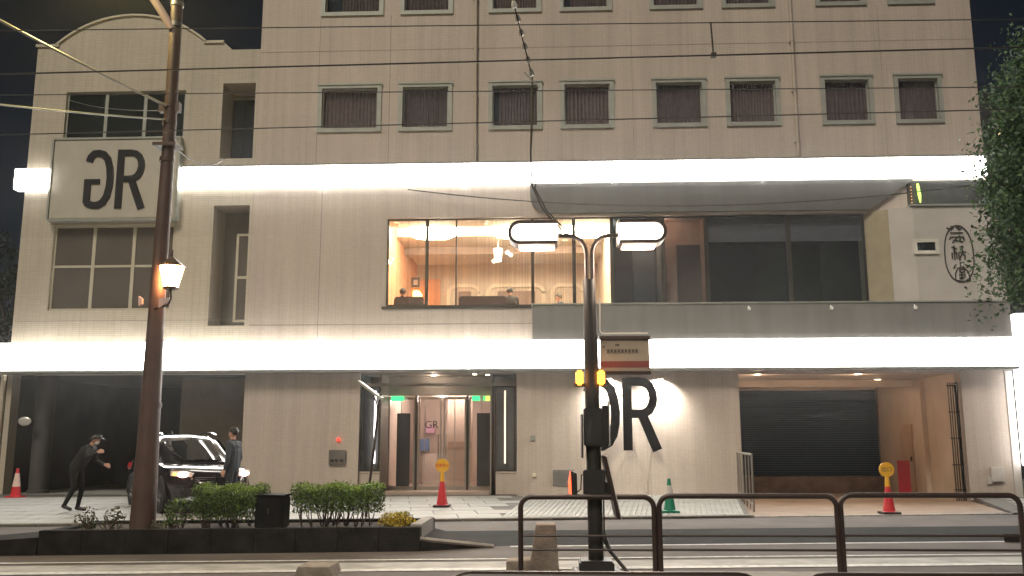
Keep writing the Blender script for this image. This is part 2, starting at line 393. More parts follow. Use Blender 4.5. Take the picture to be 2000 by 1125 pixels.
# annex with arched gable (its openings: windows, slots, car port)
ah = [(-14.25, -10.65, 10.32, 11.78, .18), (-14.28, -10.74, 5.24, 7.72, .18), (-9.55, -8.58, 9.66, 11.97, 1.0), (-9.63, -8.58, 4.77, 8.26, 1.0), (-15.1, -8.48, .0, 3.42, .4)]
b = holed_wall(-15.25, -8.482, 0, 13.02, ah)
arch = [(-15.25, 13.02), (-9.34, 13.02), (-9.62, 13.29), (-10.1, 13.29)]
cx, hw, zz, rise = -12.4, 2.28, 13.30, .9
rad = (hw * hw + rise * rise) / (2 * rise)
for i in range(33):
    x = cx + hw - 2 * hw * i / 32; arch.append((x, zz + rise - rad + math.sqrt(rad * rad - (x - cx) ** 2)))
arch += [(-15.25, 13.27)]
b.prism(arch, XZ, -.001, .5)
b.add([(-15.25, 0, 0), (-15.25, 12, 0), (-15.25, 12, 13.02), (-15.25, 0, 13.02)], [(0, 1, 2, 3)])
b.add([(-15.25, 0, 13.02), (-8.48, 0, 13.02), (-8.48, 12, 13.02), (-15.25, 12, 13.02)], [(0, 1, 2, 3)])
b.build('annex_wall', STUCCO, bld)
# faint raised band round the gable as in the photograph
b = MB(); b.ribbon([(cx + (hw - .0) * math.cos(math.pi * t / 24) * 1.0, zz + rise - rad + math.sqrt(rad * rad - (hw * math.cos(math.pi * t / 24)) ** 2) - .02) for t in range(25)], .06, XZ, -.05, .02)
b.box(-15.3, -14.6, -.05, .02, 13.21, 13.29); b.box(-10.2, -9.6, -.05, .02, 13.23, 13.31)
b.build('gable_coping', BEIGE_FR, bld)
# expansion joints
for x0, x1, z0, z1 in [(-8.45, -.47, 4.765, 4.785), (-6.5, -6.485, 4.3, 8.7), (-8.45, 12.2, 12.905, 12.915), (-4.62, -4.605, 9.5, 14), (2.44, 2.45, 9.5, 14), (-6.72, -6.71, 9.5, 14), (9.55, 9.56, 9.5, 14), (-15.2, -8.5, 4.93, 4.94)]:
    b = MB(); b.box(x0, x1, -.004, .01, z0, z1); b.build('expansion_joint', JOINT, bld)
# rain pipes
for x in (-2.09, 7.05):
    b = MB(); b.tube([(x, -.09, 9.45), (x, -.09, 18.4)], .05, 10, cap=False)
    for z in (9.9, 11.4, 12.9, 14.4): b.box(x - .08, x + .08, -.05, 0, z, z + .05); b.lathe([(.062, 0), (.062, .05)], (x, -.09, z), 10)
    b.build('rain_pipe', mat('cream_pipe_paint', (.46, .40, .34), .6, var=.12, streak=.5), bld, True)
b = MB(); b.tube([(-15.42, .1, 0), (-15.42, .1, 4)], .07, 10); b.build('rain_pipe', STUCCO, bld, True)

def window(x0, x1, z0, z1, cols=1, rows=1, fw=.05, y=.08, fm=ALU, gm=GLASS, outer=0, split=None, colw=None):
    """window part with its frame and one sub-part for every pane"""
    b = MB(); d0, d1 = y - .03, y + .03
    b.box(x0, x1, d0, d1, z0, z0 + fw); b.box(x0, x1, d0, d1, z1 - fw, z1)
    b.box(x0, x0 + fw, d0, d1, z0 + fw, z1 - fw); b.box(x1 - fw, x1, d0, d1, z0 + fw, z1 - fw)
    cs = colw or [x0 + fw + (x1 - x0 - 2 * fw) * i / cols for i in range(1, cols)]
    rs = split or [z0 + fw + (z1 - z0 - 2 * fw) * i / rows for i in range(1, rows)]
    mw = fw * .8
    for c in cs: b.box(c - mw, c + mw, d0 + .004, d1 - .004, z0 + fw, z1 - fw)
    for r in rs: b.box(x0 + fw, x1 - fw, d0 + .008, d1 - .008, r - mw * .7, r + mw * .7)
    if outer:
        w = outer
        b.box(x0 - w, x1 + w, -.045, y + .02, z0 - w, z0); b.box(x0 - w, x1 + w, -.045, y + .02, z1, z1 + w)
        b.box(x0 - w, x0, -.045, y + .02, z0, z1); b.box(x1, x1 + w, -.045, y + .02, z0, z1)
        b.box(x0 - w - .03, x1 + w + .03, -.07, -.0455, z1 + w - .03, z1 + w + .02)
    wo = b.build('window', fm, bld)
    ex = [x0 + fw, *cs, x1 - fw]; ez = [z0 + fw, *rs, z1 - fw]
    for i in range(len(ex) - 1):
        for k in range(len(ez) - 1):
            p = MB(); p.box(ex[i] - .01, ex[i + 1] + .01, y - .004, y + .004, ez[k] - .01, ez[k + 1] + .01); p.build('pane', gm, wo)
    return wo
def pleats(x0, x1, z0, z1, y, amp=.02, pitch=.09, seed=0):
    b = MB(); n = max(4, int((x1 - x0) / pitch * 4)); rr = random.Random(seed); vs = []
    ph = 0
    for i in range(n + 1):
        x = x0 + (x1 - x0) * i / n; ph += rr.uniform(1.1, 2.0); yy = y + amp * math.sin(ph); vs += [(x, yy, z0), (x, yy, z1)]
    return b.add(vs, [(2 * i, 2 * i + 2, 2 * i + 3, 2 * i + 1) for i in range(n)])
k = 0
for zb in (10.52, 14.13):
    for a, c in ROW3:
        wo = window(a, c, zb, zb + 1.22, fw=.035, y=.1, outer=.12); k += 1
        gap = (0, .0, .18, 0, .06, 0, 0, .1, .32, .05, 0, .2, 0, .12, 0, .0)[k - 1] * (c - a)
        pleats(a - .05 + gap, c + .05, zb - .05, zb + 1.3, .17, .02, (.09, .11, .08)[k % 3], seed=k).build('curtain', CURT2 if k in (1, 4, 6, 11) else CURT, wo, True)
        q = MB(); q.box(a - .1, c + .1, .22, .24, zb - .1, zb + 1.35); q.build('backing', NAVY, wo)
# annex windows
window(-14.25, -10.65, 10.32, 11.78, fw=.06, y=.1, fm=ALU, gm=DARKGL, colw=[-13.05, -11.88])
window(-14.28, -10.74, 5.24, 7.72, fw=.06, y=.1, fm=BEIGE_FR, gm=BLINDGL, colw=[-13.1, -11.93], split=[6.52])
for z0, z1, in ((9.66, 11.97), (4.77, 8.26)):        # narrow slots with set-back windows
    b = MB(); b.box(-9.7, -8.5, 1.0, 1.05, z0 - .1, z1 + .1); b.build('slot_back', GREYP, bld)
window(-9.6, -8.75, 9.75, 11.85, fw=.05, y=.92, gm=DARKGL)
window(-9.12, -8.6, 4.95, 7.55, rows=2, fw=.07, y=.6, fm=BEIGE_FR, gm=BLINDGL)
b = MB(); b.rbox(12.202, 12.41, -.02, 3, -.3, 3.41, .01); b.build('corner_pier', PALE, bld)
# --- light bands: acrylic boxes running the length of the front, in sections
def band(x0, x1, z0, z1, y0, y1, cuts=()):
    xs = [x0, *cuts, x1]
    for a, c in zip(xs, xs[1:]):
        b = MB(); a2, c2 = a + .006, c - .006
        b.add([(a2, y0, z0), (c2, y0, z0), (c2, y0, z1), (a2, y0, z1)], [(0, 1, 2, 3)], 0)
        b.add([(a2, y0, z1), (c2, y0, z1), (c2, y1, z1), (a2, y1, z1)], [(0, 1, 2, 3)], 1)
        b.add([(a2, y0, z0), (a2, y1, z0), (c2, y1, z0), (c2, y0, z0)], [(0, 1, 2, 3)], 1)
        b.add([(a2, y0, z0), (a2, y1, z0), (a2, y1, z1), (a2, y0, z1)], [(3, 2, 1, 0)], 0)
        b.add([(c2, y0, z0), (c2, y1, z0), (c2, y1, z1), (c2, y0, z1)], [(0, 1, 2, 3)], 0)
        b.build('light_band', [BAND, BANDR], bld)
band(-15.42, -14.42, 8.74, 9.34, -.30, -.01)
band(-10.52, 12.1, 8.76, 9.32, -.30, -.01, (-6.45, -2.4, 1.8, 6, 9.4))
band(-15.42, 12.4, 3.50, 4.26, -.42, -.01, (-14.25, -10.6, -6.4, -2.2, 2, 6.2, 10.2))
b = MB(); b.box(-15.45, 12.42, -.43, -.003, 3.42, 3.494); b.box(-10.55, 12.15, -.31, -.003, 9.325, 9.37); b.build('band_housing', GREYP, bld)
# --- grey canopy panel with round corner over the first-floor glazing, and the grey parapet
poly = [(10.2, 8.755), (-.52, 8.755)] + [(.02 - .54 * math.cos(R(a)), 8.42 - .53 * math.sin(R(a))) for a in range(0, 91, 10)] + [(8.9, 7.89)]
b = MB(); b.prism(poly, XZ, -.12, -.004); b.build('canopy_panel', CANOPY, bld)
b = MB(); b.rbox(-.47, 12.35, -.36, -.004, 4.27, 5.23, .012); b.build('parapet', GREYP, bld)
b = MB(); b.box(-.5, 12.38, -.39, .05, 5.235, 5.275); b.build('parapet_capping', ALU, bld)
for x in (2.4, 5.2, 8.0, 10.8):
    b = MB(); b.box(x, x + .012, -.364, -.35, 4.28, 5.22); b.build('expansion_joint', JOINT, bld)
for x in (5.40, 7.60, 9.83):
    b = MB(); b.ball((x, -.43, 5.08), .05); b.tube([(x, -.43, 5.08), (x, -.36, 5.16)], .02, 6); b.build('parapet_lamp', mat('frosted_globe', (.75, .73, .7), .3), bld, True)
# canted bay with the emblem
OLIVE = mat('yellow_lit_render', (.35, .30, .20), .8, var=.1)  # yellow light on the canted face is put into this olive tone
b = MB()
b.prism([(8.78, .12), (9.37, -.2), (9.37, .6), (8.78, .6)], lambda u, v, d: (u, v, d), 5.3, 7.86); b.build('bay_cant', OLIVE, bld)
b = MB()
b.prism([(9.372, -.2), (9.98, -.345), (12.3, -.345), (12.3, -.01), (9.372, -.01)], lambda u, v, d: (u, v, d), 5.28, 7.88); b.build('bay_wall', PALE, bld)
b = MB(); b.rbox(9.92, 12.34, -.40, -.002, 7.89, 7.95, .01); b.build('bay_coping', ALU, bld)
b = MB(); b.box(10.0, 12.19, -.03, -.005, 7.97, 8.72); b.build('upper_dark_panel', mat('dark_gloss_panel', (.07, .072, .068), .12, var=.2), bld)
b = MB(); b.tube([(10.33, -.06, 8.08), (10.32, -.06, 8.3), (10.29, -.06, 8.62)], [.015, .045, .03], 8); b.build('lime_reflection', mat('lime_reflection_glow', (.4, .5, .1), .4, var=0, emit=(.55, 1, .12), es=1.6), bld, True)  # added glowing tube, stands for a yellow-green reflection in the dark panel
b = MB()
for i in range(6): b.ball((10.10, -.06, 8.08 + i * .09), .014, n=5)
b.build('amber_reflections', mat('amber_reflection_glow', (.5, .3, .1), .4, var=0, emit=(1, .45, .12), es=1.2), bld)  # added glowing dots, stand for orange reflections in the dark panel
fx = [S(x, z, -.36) for x, z in ((10.07, 7.05), (10.75, 6.63))]
b = MB(); x0, z1, x1, z0 = fx[0][0], fx[0][1], fx[1][0], fx[1][1]
b.box(x0, x1, -.40, -.34, z0, z0 + .09); b.box(x0, x1, -.40, -.34, z1 - .09, z1); b.box(x0, x0 + .09, -.40, -.34, z0 + .09, z1 - .09); b.box(x1 - .09, x1, -.40, -.34, z0 + .09, z1 - .09)
wo = b.build('window', mat('white_frame', (.72, .69, .62), .5), bld); p = MB(); p.box(x0 + .08, x1 - .08, -.36, -.348, z0 + .08, z1 - .08); p.build('pane', DARKGL, wo)
# --- restaurant glazing
def glaze(xs, z0, z1, y, fw, gm):
    for a, c in zip(xs, xs[1:]):
        window(a, c, z0, z1, fw=fw, y=y, fm=BRONZE, gm=gm)
glaze([-4.59, -3.44], 5.28, 7.80, .06, .055, GLASS); glaze([-3.44, -.47], 5.28, 7.80, .08, .035, GLASS); glaze([-.47, .70, 1.76], 5.28, 7.80, .07, .05, GLASS)
glaze([1.76, 3.19], 5.28, 7.80, .07, .05, GLASS2); glaze([3.19, 4.40], 5.28, 7.80, .07, .06, GLASS); glaze([4.40, 6.68, 8.78], 5.28, 7.80, .07, .06, GLASS2)
for x in (-2.62, -.46):
    b = MB(); b.box(x - .02, x + .02, .05, .12, 5.3, 7.78); b.build('mullion', BRONZE, bld)
for x0, x1 in ((4.46, 6.64), (6.74, 8.76)):
    b = MB()
    for i in range(14): b.box(x0, x1, .2, .206, 7.07 + i * .052, 7.07 + i * .052 + .047)
    b.build('roller_blind', BLIND, bld)
b = MB(); b.rbox(-4.7, -.5, -.05, .05, 5.2, 5.275, .01); b.build('window_sill', BRONZE, bld)
# ------------------------------------------------------------------ restaurant room behind the lit glazing
WARMW = mat('warm_plaster', (.60, .51, .41), .8, var=.06); WARMC = mat('cream_ceiling', (.66, .58, .46), .8, var=.05)
TERRA = mat('terracotta_wall', (.55, .27, .15), .8, var=.08); TAUPE = mat('taupe_wall', (.26, .19, .15), .8, var=.08)
CARPET = mat('dark_carpet', (.09, .06, .05), .95); PANEL = mat('ivory_panel', (.72, .64, .50), .6, var=.04)
X0, X1, YB, ZF = -4.75, 1.74, 7.0, 4.72
b = MB()
b.add([(X0, .3, ZF), (X1, .3, ZF), (X1, YB, ZF), (X0, YB, ZF)], [(0, 1, 2, 3)], 3)
for y0, y1, z in ((.31, 1.25, 7.86), (1.25, 2.45, 8.12), (2.45, 4.0, 7.84), (4.0, 4.5, 7.6), (4.5, YB, 7.84)):
    b.add([(X0, y0, z), (X1, y0, z), (X1, y1, z), (X0, y1, z)], [(0, 1, 2, 3)], 1)
for y, z0, z1 in ((1.25, 7.86, 8.12), (2.45, 7.84, 8.12), (4.0, 7.6, 7.84), (4.5, 7.6, 7.84)):
    b.add([(X0, y, z0), (X1, y, z0), (X1, y, z1), (X0, y, z1)], [(0, 1, 2, 3)], 2 if z0 == 7.6 else 0)
b.add([(X0, YB, ZF), (X1, YB, ZF), (X1, YB, 7.84), (X0, YB, 7.84)], [(0, 1, 2, 3)], 0)
b.add([(X0, .3, ZF), (X0, YB, ZF), (X0, YB, 8.12), (X0, .3, 8.12)], [(0, 1, 2, 3)], 4)
b.add([(X1, .3, ZF), (X1, YB, ZF), (X1, YB, 8.12), (X1, .3, 8.12)], [(0, 1, 2, 3)], 0)
b.add([(X0, .3, ZF), (X1, .3, ZF), (X1, .3, 5.27), (X0, .3, 5.27)], [(0, 1, 2, 3)], 2)
b.add([(X0, .302, 7.8), (X1, .302, 7.8), (X1, .302, 8.12), (X0, .302, 8.12)], [(0, 1, 2, 3)], 0)
b.build('restaurant_room', [WARMW, WARMC, TAUPE, CARPET, TERRA], bld)
b = MB(); b.box(X0 + .01, -3.9, 6.9, 6.99, ZF, 7.3); b.build('terracotta_panel', TERRA, bld)
def rrect(x0, x1, z0, z1, r):
    P = []
    for cx, cz, a0 in ((x1 - r, z1 - r, 0), (x0 + r, z1 - r, 90), (x0 + r, z0 + r, 180), (x1 - r, z0 + r, 270)):
        P += [(cx + r * math.cos(R(a0 + a)), cz + r * math.sin(R(a0 + a))) for a in range(0, 91, 15)]
    return P
for x0, x1 in ((-3.6, -2.5), (-2.2, -.2), (.1, 1.2)):
    b = MB(); P = rrect(x0, x1, 5.2, 7.05, .3); b.ribbon(P + [P[0], P[1]], .13, XZ, 6.88, 6.98); b.build('wall_frame', PANEL, bld, True)
    b = MB(); b.prism(rrect(x0 + .35, x1 - .3, 5.3, 6.85, .05), XZ, 6.93, 6.985); b.build('wall_panel', TAUPE if x0 < -1 else WARMW, bld)
b = MB(); b.box(-3.4, -2.7, 6.86, 6.925, 5.7, 6.35); b.build('red_lit_patch', mat('red_orange_light', (.75, .12, .05), .5), bld)  # orange-red light low on the back wall, painted as a coloured panel
DL = mat('downlight_lens', (.9, .9, .9), .4, var=0, emit=(1, .84, .6), es=14)
for x, y, z in ((-4.45, .75, 7.85), (-4.4, 1.05, 7.85), (-1.8, .7, 7.85), (-1.85, 1.0, 7.85), (-2.3, .6, 7.85), (-3.35, 3.0, 7.83), (-.9, 3.0, 7.83), (.5, 3.2, 7.83), (-3.95, 2.7, 7.83), (.95, .8, 7.85), (-.2, 3.2, 7.83)):
    b = MB(); b.lathe([(.001, -.012), (.055, -.012), (.06, 0)], (x, y, z), 12); b.lathe([(.062, -.014), (.085, -.01), (.085, .0)], (x, y, z), 12, 1)
    b.build('downlight', [DL, PANEL], bld)
BOWL = mat('ceiling_lamp_shade', (.9, .85, .75), .5, var=0, emit=(1, .84, .60), es=34)
for x, lab in ((-3.52, 'glowing oval ceiling lamp nearest the terracotta wall in the restaurant'), (-1.0, 'glowing oval ceiling lamp behind the street lamp head in the restaurant'), (1.12, 'glowing oval ceiling lamp at the right end of the restaurant')):
    t = thing('ceiling_lamp', (x, 1.75, 7.7), lab, 'ceiling lamp', 'oval ceiling lamps in the restaurant'); b = MB()
    prof = [(.02, 0), (.55, .03), (.72, .12), (.76, .26), (.74, .3)]
    vs = []; n = 28
    for r, z in prof: vs += [(x + r * math.copysign(abs(math.cos(2 * math.pi * k / n)) ** .6, math.cos(2 * math.pi * k / n)), 1.75 + .55 * r * math.sin(2 * math.pi * k / n), 7.62 + z) for k in range(n)]
    b.add(vs, [(i * n + k, i * n + (k + 1) % n, (i + 1) * n + (k + 1) % n, (i + 1) * n + k) for i in range(4) for k in range(n)] + [tuple(reversed(range(n)))])
    b.build('shade', BOWL, t, True)
    c = MB(); c.tube([(x, 1.75, 7.9), (x, 1.75, 8.12)], .03, 8); c.lathe([(.12, 0), (.12, .03)], (x, 1.75, 8.09), 14); c.build('stem', STEEL, t)
SOFA = mat('dark_brown_upholstery', (.045, .032, .03), .8)
def sofa(x0, x1, lab):
    t = thing('sofa', ((x0 + x1) / 2, 1.0, ZF), lab, 'sofa', 'sofas along the restaurant window'); b = MB()
    b.rbox(x0, x1, .85, 1.05, ZF + .1, 5.70, .04); b.build('backrest', SOFA, t, True)
    b = MB(); b.rbox(x0, x1, 1.052, 1.7, ZF + .1, ZF + .45, .04); b.build('seat', SOFA, t, True)
    for xx in (x0 + .08, x1 - .08):
        for yy in (.95, 1.6): b = MB(); b.lathe([(.025, 0), (.03, .1)], (xx, yy, ZF), 8); b.build('leg', BRONZE, t)
sofa(-2.62, -1.25, 'dark brown sofa back in the middle of the restaurant window'); sofa(-4.5, -3.65, 'dark brown sofa back by the terracotta wall in the restaurant')
# wall sconce, table lamp, glass chandelier, picture, notice
t = thing('wall_lamp', (-4.35, 6.6, 6.5), 'glowing orange wall lamp before the terracotta wall in the restaurant', 'wall lamp')
b = MB(); b.lathe([(.05, -.26), (.13, -.22), (.21, .06), (.12, .2), (.03, .24)], (-4.65, 6.2, 6.55), 14); b.build('shade', mat('orange_lamp_shade', (.9, .6, .3), .5, var=0, emit=(1, .42, .10), es=6), t, True)
b = MB(); b.tube([(-4.65, 6.2, 6.3), (-4.65, 6.2, 6.1), (-4.65, 6.88, 6.05)], .03, 8); b.box(-4.9, -4.4, 6.2, 6.89, 5.3, 6.0); b.build('bracket', TAUPE, t)
t = thing('table_lamp', (-2.05, 5.5, ZF), 'small glowing square table lamp on a stand in the restaurant', 'table lamp')
b = MB(); b.rbox(-2.19, -1.99, 5.4, 5.6, 5.95, 6.2, .02); b.build('shade', BOWL, t)
b = MB(); b.tube([(-2.09, 5.5, ZF), (-2.09, 5.5, 5.95)], .03, 8); b.lathe([(.18, 0), (.16, .04)], (-2.09, 5.5, ZF), 14); b.box(-2.21, -1.97, 5.38, 5.62, 6.2, 6.24); b.build('stand', BRONZE, t)
t = thing('glass_chandelier', (-1.55, 2.9, 7.2), 'white glass pendant lamp with small globes hanging in the restaurant', 'pendant lamp')
b = MB(); b.lathe([(.10, -.2), (.14, .2)], (-1.6, 2.9, 7.32), 12); b.ball((-1.3, 2.9, 7.4), .06); b.ball((-1.2, 2.92, 7.33), .06); b.ball((-1.73, 2.9, 7.13), .06)
b.build('globes', mat('white_glass_globe', (.9, .9, .85), .3, var=0, emit=(1, .92, .66), es=4), t, True)
b = MB(); b.tube([(-1.6, 2.9, 7.5), (-1.6, 2.9, 7.84)], .012, 6); b.tube([(-1.73, 2.9, 7.15), (-1.6, 2.9, 7.5), (-1.2, 2.92, 7.36)], .01, 6); b.build('stem', STEEL, t)
t = thing('framed_picture', (-4.7, 5.6, 6.75), 'small dark framed picture on the terracotta wall of the restaurant', 'picture')
b = MB(); b.box(-5.0 + .28, -4.45, 5.55, 5.6, 6.78, 7.12); b.build('frame', BRONZE, t); b = MB(); b.box(-4.66, -4.51, 5.54, 5.549, 6.86, 7.04); b.build('picture', mat('pale_print', (.55, .4, .3), .6), t)
t = thing('stair_rail', (-4.6, 4.0, 5.6), 'pale sloping handrail low behind the left restaurant pane', 'handrail')
b = MB(); b.tube([(-4.72, 4, 6.2), (-4.1, 4, 5.75), (-3.9, 4, 5.6), (-3.9, 4, ZF)], .025, 8); b.build('rail', PANEL, t); b = MB(); b.tube([(-4.4, 4, 5.95), (-4.4, 4, ZF)], .02, 8); b.build('post', PANEL, t)
SHEER = sheer_mat('sheer_curtain', (.40, .26, .16), .17)
for x0, x1, lab in ((-4.5, -3.5, 'sheer curtain across the narrow left restaurant pane'), (-3.38, -2.64, 'sheer curtain panel left of the first thin mullion'), (-2.6, -.5, 'wide sheer curtain in the middle of the restaurant window'), (-.42, .66, 'sheer curtain behind the left street lamp head'), (.74, 1.7, 'sheer curtain in the rightmost lit restaurant pane')):
    o = pleats(x0, x1, 5.29, 7.78, .2, .018, .11, seed=int(x0 * 10)).build('sheer_curtain', SHEER, None, True); tag(o, lab, 'curtain', 'sheer curtains of the restaurant')
# unlit room to the right with a pinkish lit alcove
b = MB()
for a in ([(1.76, .31, 4.7), (9.0, .31, 4.7), (9.0, 5, 4.7), (1.76, 5, 4.7)], [(1.76, .31, 8.0), (9.0, .31, 8.0), (9.0, 5, 8.0), (1.76, 5, 8.0)], [(1.76, 5, 4.7), (9.0, 5, 4.7), (9.0, 5, 8), (1.76, 5, 8)], [(9.0, .31, 4.7), (9.0, 5, 4.7), (9.0, 5, 8), (9.0, .31, 8)], [(1.76, .31, 4.7), (1.76, 5, 4.7), (1.76, 5, 8), (1.76, .31, 8)]):
    b.add(a, [(0, 1, 2, 3)])
b.build('unlit_room', NAVY, bld)
b = MB(); b.box(3.15, 4.45, 1.2, 1.25, 4.75, 7.9); b.box(3.15, 3.19, .31, 1.2, 4.75, 7.9); b.box(4.42, 4.46, .31, 1.2, 4.75, 7.9); b.box(3.15, 4.45, .31, 1.25, 7.9, 7.95); b.build('alcove', mat('rose_plaster', (.36, .26, .21), .8), bld)
b = MB(); b.box(3.72, 4.4, 1.12, 1.19, 4.8, 7.2); b.build('alcove_door', mat('dark_wood', (.05, .035, .03), .5), bld)
b = MB(); b.lathe([(.001, -.015), (.05, -.015), (.05, 0)], (3.4, .6, 7.895), 10); o = b.build('downlight', DL, bld); light('alcove_light', 'POINT', (3.4, .6, 7.8), (1, .68, .50), 4, bld, .06)
b = MB(); b.box(2.4, 3.0, .6, .66, 5.0, 7.2); b.build('dark_screen', mat('slate_screen', (.05, .055, .06), .5), bld)
# ------------------------------------------------------------------ entrance vestibule
ROSE = mat('rose_marble', (.42, .33, .28), .35, var=.15, scale=2); BULK = mat('bulkhead_panel', (.25, .215, .185), .6, var=.1)
YD = 1.3
b = MB()
for q in ((-5.25, -4.68), (-1.5, -.92)):
    b = MB(); b.box(q[0], q[1], .121, .16, .13, .70); b.box(q[0] + .01, q[1] + .02, .10, .14, .702, .74); b.build('show_window_base', TILE, bld)
b = MB(); b.box(-5.22, -.95, .13, YD + .1, 3.40, 3.46); b.box(-5.22, -.95, YD, YD + .08, 2.86, 3.40)
b.box(-4.72, -4.68, .17, YD, .13, 3.40); b.box(-1.66, -1.62, .17, YD, .13, 3.40); b.build('vestibule_lining', BULK, bld)
b = MB(); b.box(-5.22, -.95, .05, .13, 3.06, 3.14); b.build('lintel_strip', BULK, bld)
b = MB(); b.box(-4.66, -1.67, .15, YD + 2.6, .12, .19); b.build('entrance_step', ROSE, bld)
for x0, x1 in ((-5.22, -4.70), (-1.52, -.96)):
    wo = window(x0, x1, .75, 3.05, fw=.04, y=.15, fm=BRONZE, gm=GLASS)
    q = MB(); q.box(x0, x1, .55, .6, .7, 3.1); q.build('display_back', mat('slate_display', (.10, .105, .105), .5), wo)
    xm = x0 + .33 if x0 < -3 else x0 + .26
    q = MB(); q.box(xm - .022, xm + .022, .40, .43, .95, 2.95); q.build('light_strip', mat('strip_light' + str(x0), (.9, .9, .9), .5, var=0, emit=(1, .93, .95) if x0 < -3 else (1, .72, .5), es=3 if x0 < -3 else .9), wo)
EXG = mat('exit_sign_green', (.05, .5, .2), .5, var=0, emit=(.03, .75, .22), es=1.0); EXY = mat('exit_sign_yellow', (.5, .5, .1), .5, var=0, emit=(.55, .8, .12), es=1.0)
for x0, x1, m in ((-4.58, -4.22, EXG), (-2.24, -2.02, EXG), (-1.92, -1.88, EXG), (-1.86, -1.66, EXY)):
    b = MB(); b.rbox(x0, x1, 1.16, 1.2, 2.70, 2.84, .008); b.build('exit_sign', m, bld)
def door(x0, x1, name, gm, fw=.045, z1=2.82):
    b = MB(); y = YD + .04
    b.box(x0, x0 + fw, y - .025, y + .025, .19, z1); b.box(x1 - fw, x1, y - .025, y + .025, .19, z1); b.box(x0 + fw, x1 - fw, y - .025, y + .025, z1 - .07, z1); b.box(x0 + fw, x1 - fw, y - .025, y + .025, .19, .30)
    d = b.build(name, STEEL, bld); p = MB(); p.box(x0 + fw, x1 - fw, y - .005, y + .005, .30, z1 - .07); p.build('pane', gm, d); return d
door(-4.68, -3.90, 'side_light', GLASS); d1 = door(-3.80, -3.13, 'glass_door', GLASS); d2 = door(-3.08, -2.42, 'glass_door', GLASS); door(-2.34, -1.66, 'side_light', GLASS)
for d, x in ((d1, -3.22), (d2, -2.99)):
    b = MB(); b.tube([(x, YD - .03, .95), (x, YD - .03, 1.75)], .016, 8); b.build('handle', STEEL, d)
for x in (-3.86, -2.38):
    b = MB(); b.box(x - .035, x + .035, YD + .0, YD + .08, .19, 2.86); b.build('door_post', BRONZE, bld)
for q in ((-4.4, -4.02), (-2.1, -1.68)):
    b = MB(); b.rbox(q[0], q[1], YD - .12, YD - .07, .3, 2.35, .008); b.build('notice_stand_panel', mat('charcoal_board', (.03, .028, .027), .4), bld)
for x in (-4.30, -3.62, -2.75, -1.98):
    b = MB(); b.box(x - .012, x + .012, YD + .03, YD + .05, .31, 2.75); b.build('glazing_bar', STEEL, bld)
text('GR', .30, BLACK, d1, (-3.42, YD + .028, 2.02), 'door_lettering', .002)
# lobby
LOB = mat('lobby_plaster', (.60, .50, .43), .6, var=.05); LFL = mat('lobby_floor', (.45, .32, .26), .25, var=.1)
b = MB(); x0, x1, y0, y1 = -4.72, -1.62, YD + .1, 6.5
for a, mi in (([(x0, y1, .1), (x1, y1, .1), (x1, y1, 3), (x0, y1, 3)], 0), ([(x0, y0, .1), (x0, y1, .1), (x0, y1, 3), (x0, y0, 3)], 0), ([(x1, y0, .1), (x1, y1, .1), (x1, y1, 3), (x1, y0, 3)], 0), ([(x0, y0, 3), (x1, y0, 3), (x1, y1, 3), (x0, y1, 3)], 0), ([(x0, y0, .185), (x1, y0, .185), (x1, y1, .185), (x0, y1, .185)], 1)):
    b.add(a, [(0, 1, 2, 3)], mi)
b.build('lobby', [LOB, LFL], bld)
b = MB(); b.box(-3.1, -2.36, 2.6, 2.68, .19, 2.99); b.build('lobby_partition', mat('salmon_partition', (.60, .47, .39), .5, var=.04), bld)
b = MB(); b.box(-3.09, -2.37, 2.585, 2.598, 1.35, 1.55); b.build('partition_rail', mat('tan_rail', (.45, .32, .25), .5), bld)
b = MB(); b.box(-4.25, -3.95, 6.2, 6.4, 1.85, 2.1); b.build('lobby_poster', mat('magenta_poster', (.62, .36, .52), .5), bld)
b = MB(); b.box(-4.45, -4.15, 6.2, 6.4, 1.25, 1.65); b.build('lobby_poster', mat('blue_poster', (.15, .25, .5), .5), bld)
b = MB(); b.box(-4.2, -3.1, 5.2, 5.8, .19, 1.15); b.build('reception_counter', mat('white_counter', (.6, .55, .52), .4), bld)
for x, y in ((-3.45, 2.2), (-2.7, 2.0), (-3.5, 4.6), (-2.0, 3.0), (-4.2, 3.4)):
    b = MB(); b.lathe([(.001, -.012), (.07, -.012), (.08, 0)], (x, y, 2.995), 12); b.build('downlight', DL, bld); light('lobby_light', 'POINT', (x, y, 2.9), (1, .82, .72), 18, bld, .07)
for x, y in ((-3.3, .75), (-1.75, .5), (-2.1, .3)):
    b = MB(); b.lathe([(.001, -.012), (.05, -.012), (.06, 0)], (x, y, 3.398), 12); b.build('downlight', DL, bld)
light('vestibule_light', 'POINT', (-3.3, .75, 3.3), (1, .78, .58), 9, bld, .05)
# ------------------------------------------------------------------ garage
GW = mat('garage_render', (.50, .41, .32), .7, var=.12, scale=1.5, streak=.3)
b = MB(); x0, x1, y0, y1, z0, z1 = 5.0, 11.0, .26, 6.3, -.3, 3.38
b.add([(x1, y0, z0), (x1, y1, z0), (x1, y1, z1), (x1, y0, z1)], [(0, 1, 2, 3)]); b.add([(x0, y0, z0), (x0, y1, z0), (x0, y1, z1), (x0, y0, z1)], [(0, 1, 2, 3)])
b.add([(x0, y1, z0), (x1, y1, z0), (x1, y1, z1), (x0, y1, z1)], [(0, 1, 2, 3)]); b.add([(x0, y0, z1), (x1, y0, z1), (x1, y1, z1), (x0, y1, z1)], [(0, 1, 2, 3)]); b.build('garage_wall', GW, bld)
b = MB()
for i in range(38): z = .42 + i * .074; b.box(5.02, 10.9, 6.1, 6.13 - .008 * (i % 2), z, z + .07)
b.build('garage_shutter', mat('navy_shutter', (.005, .018, .036), .7, var=.15, spec=.15), bld)
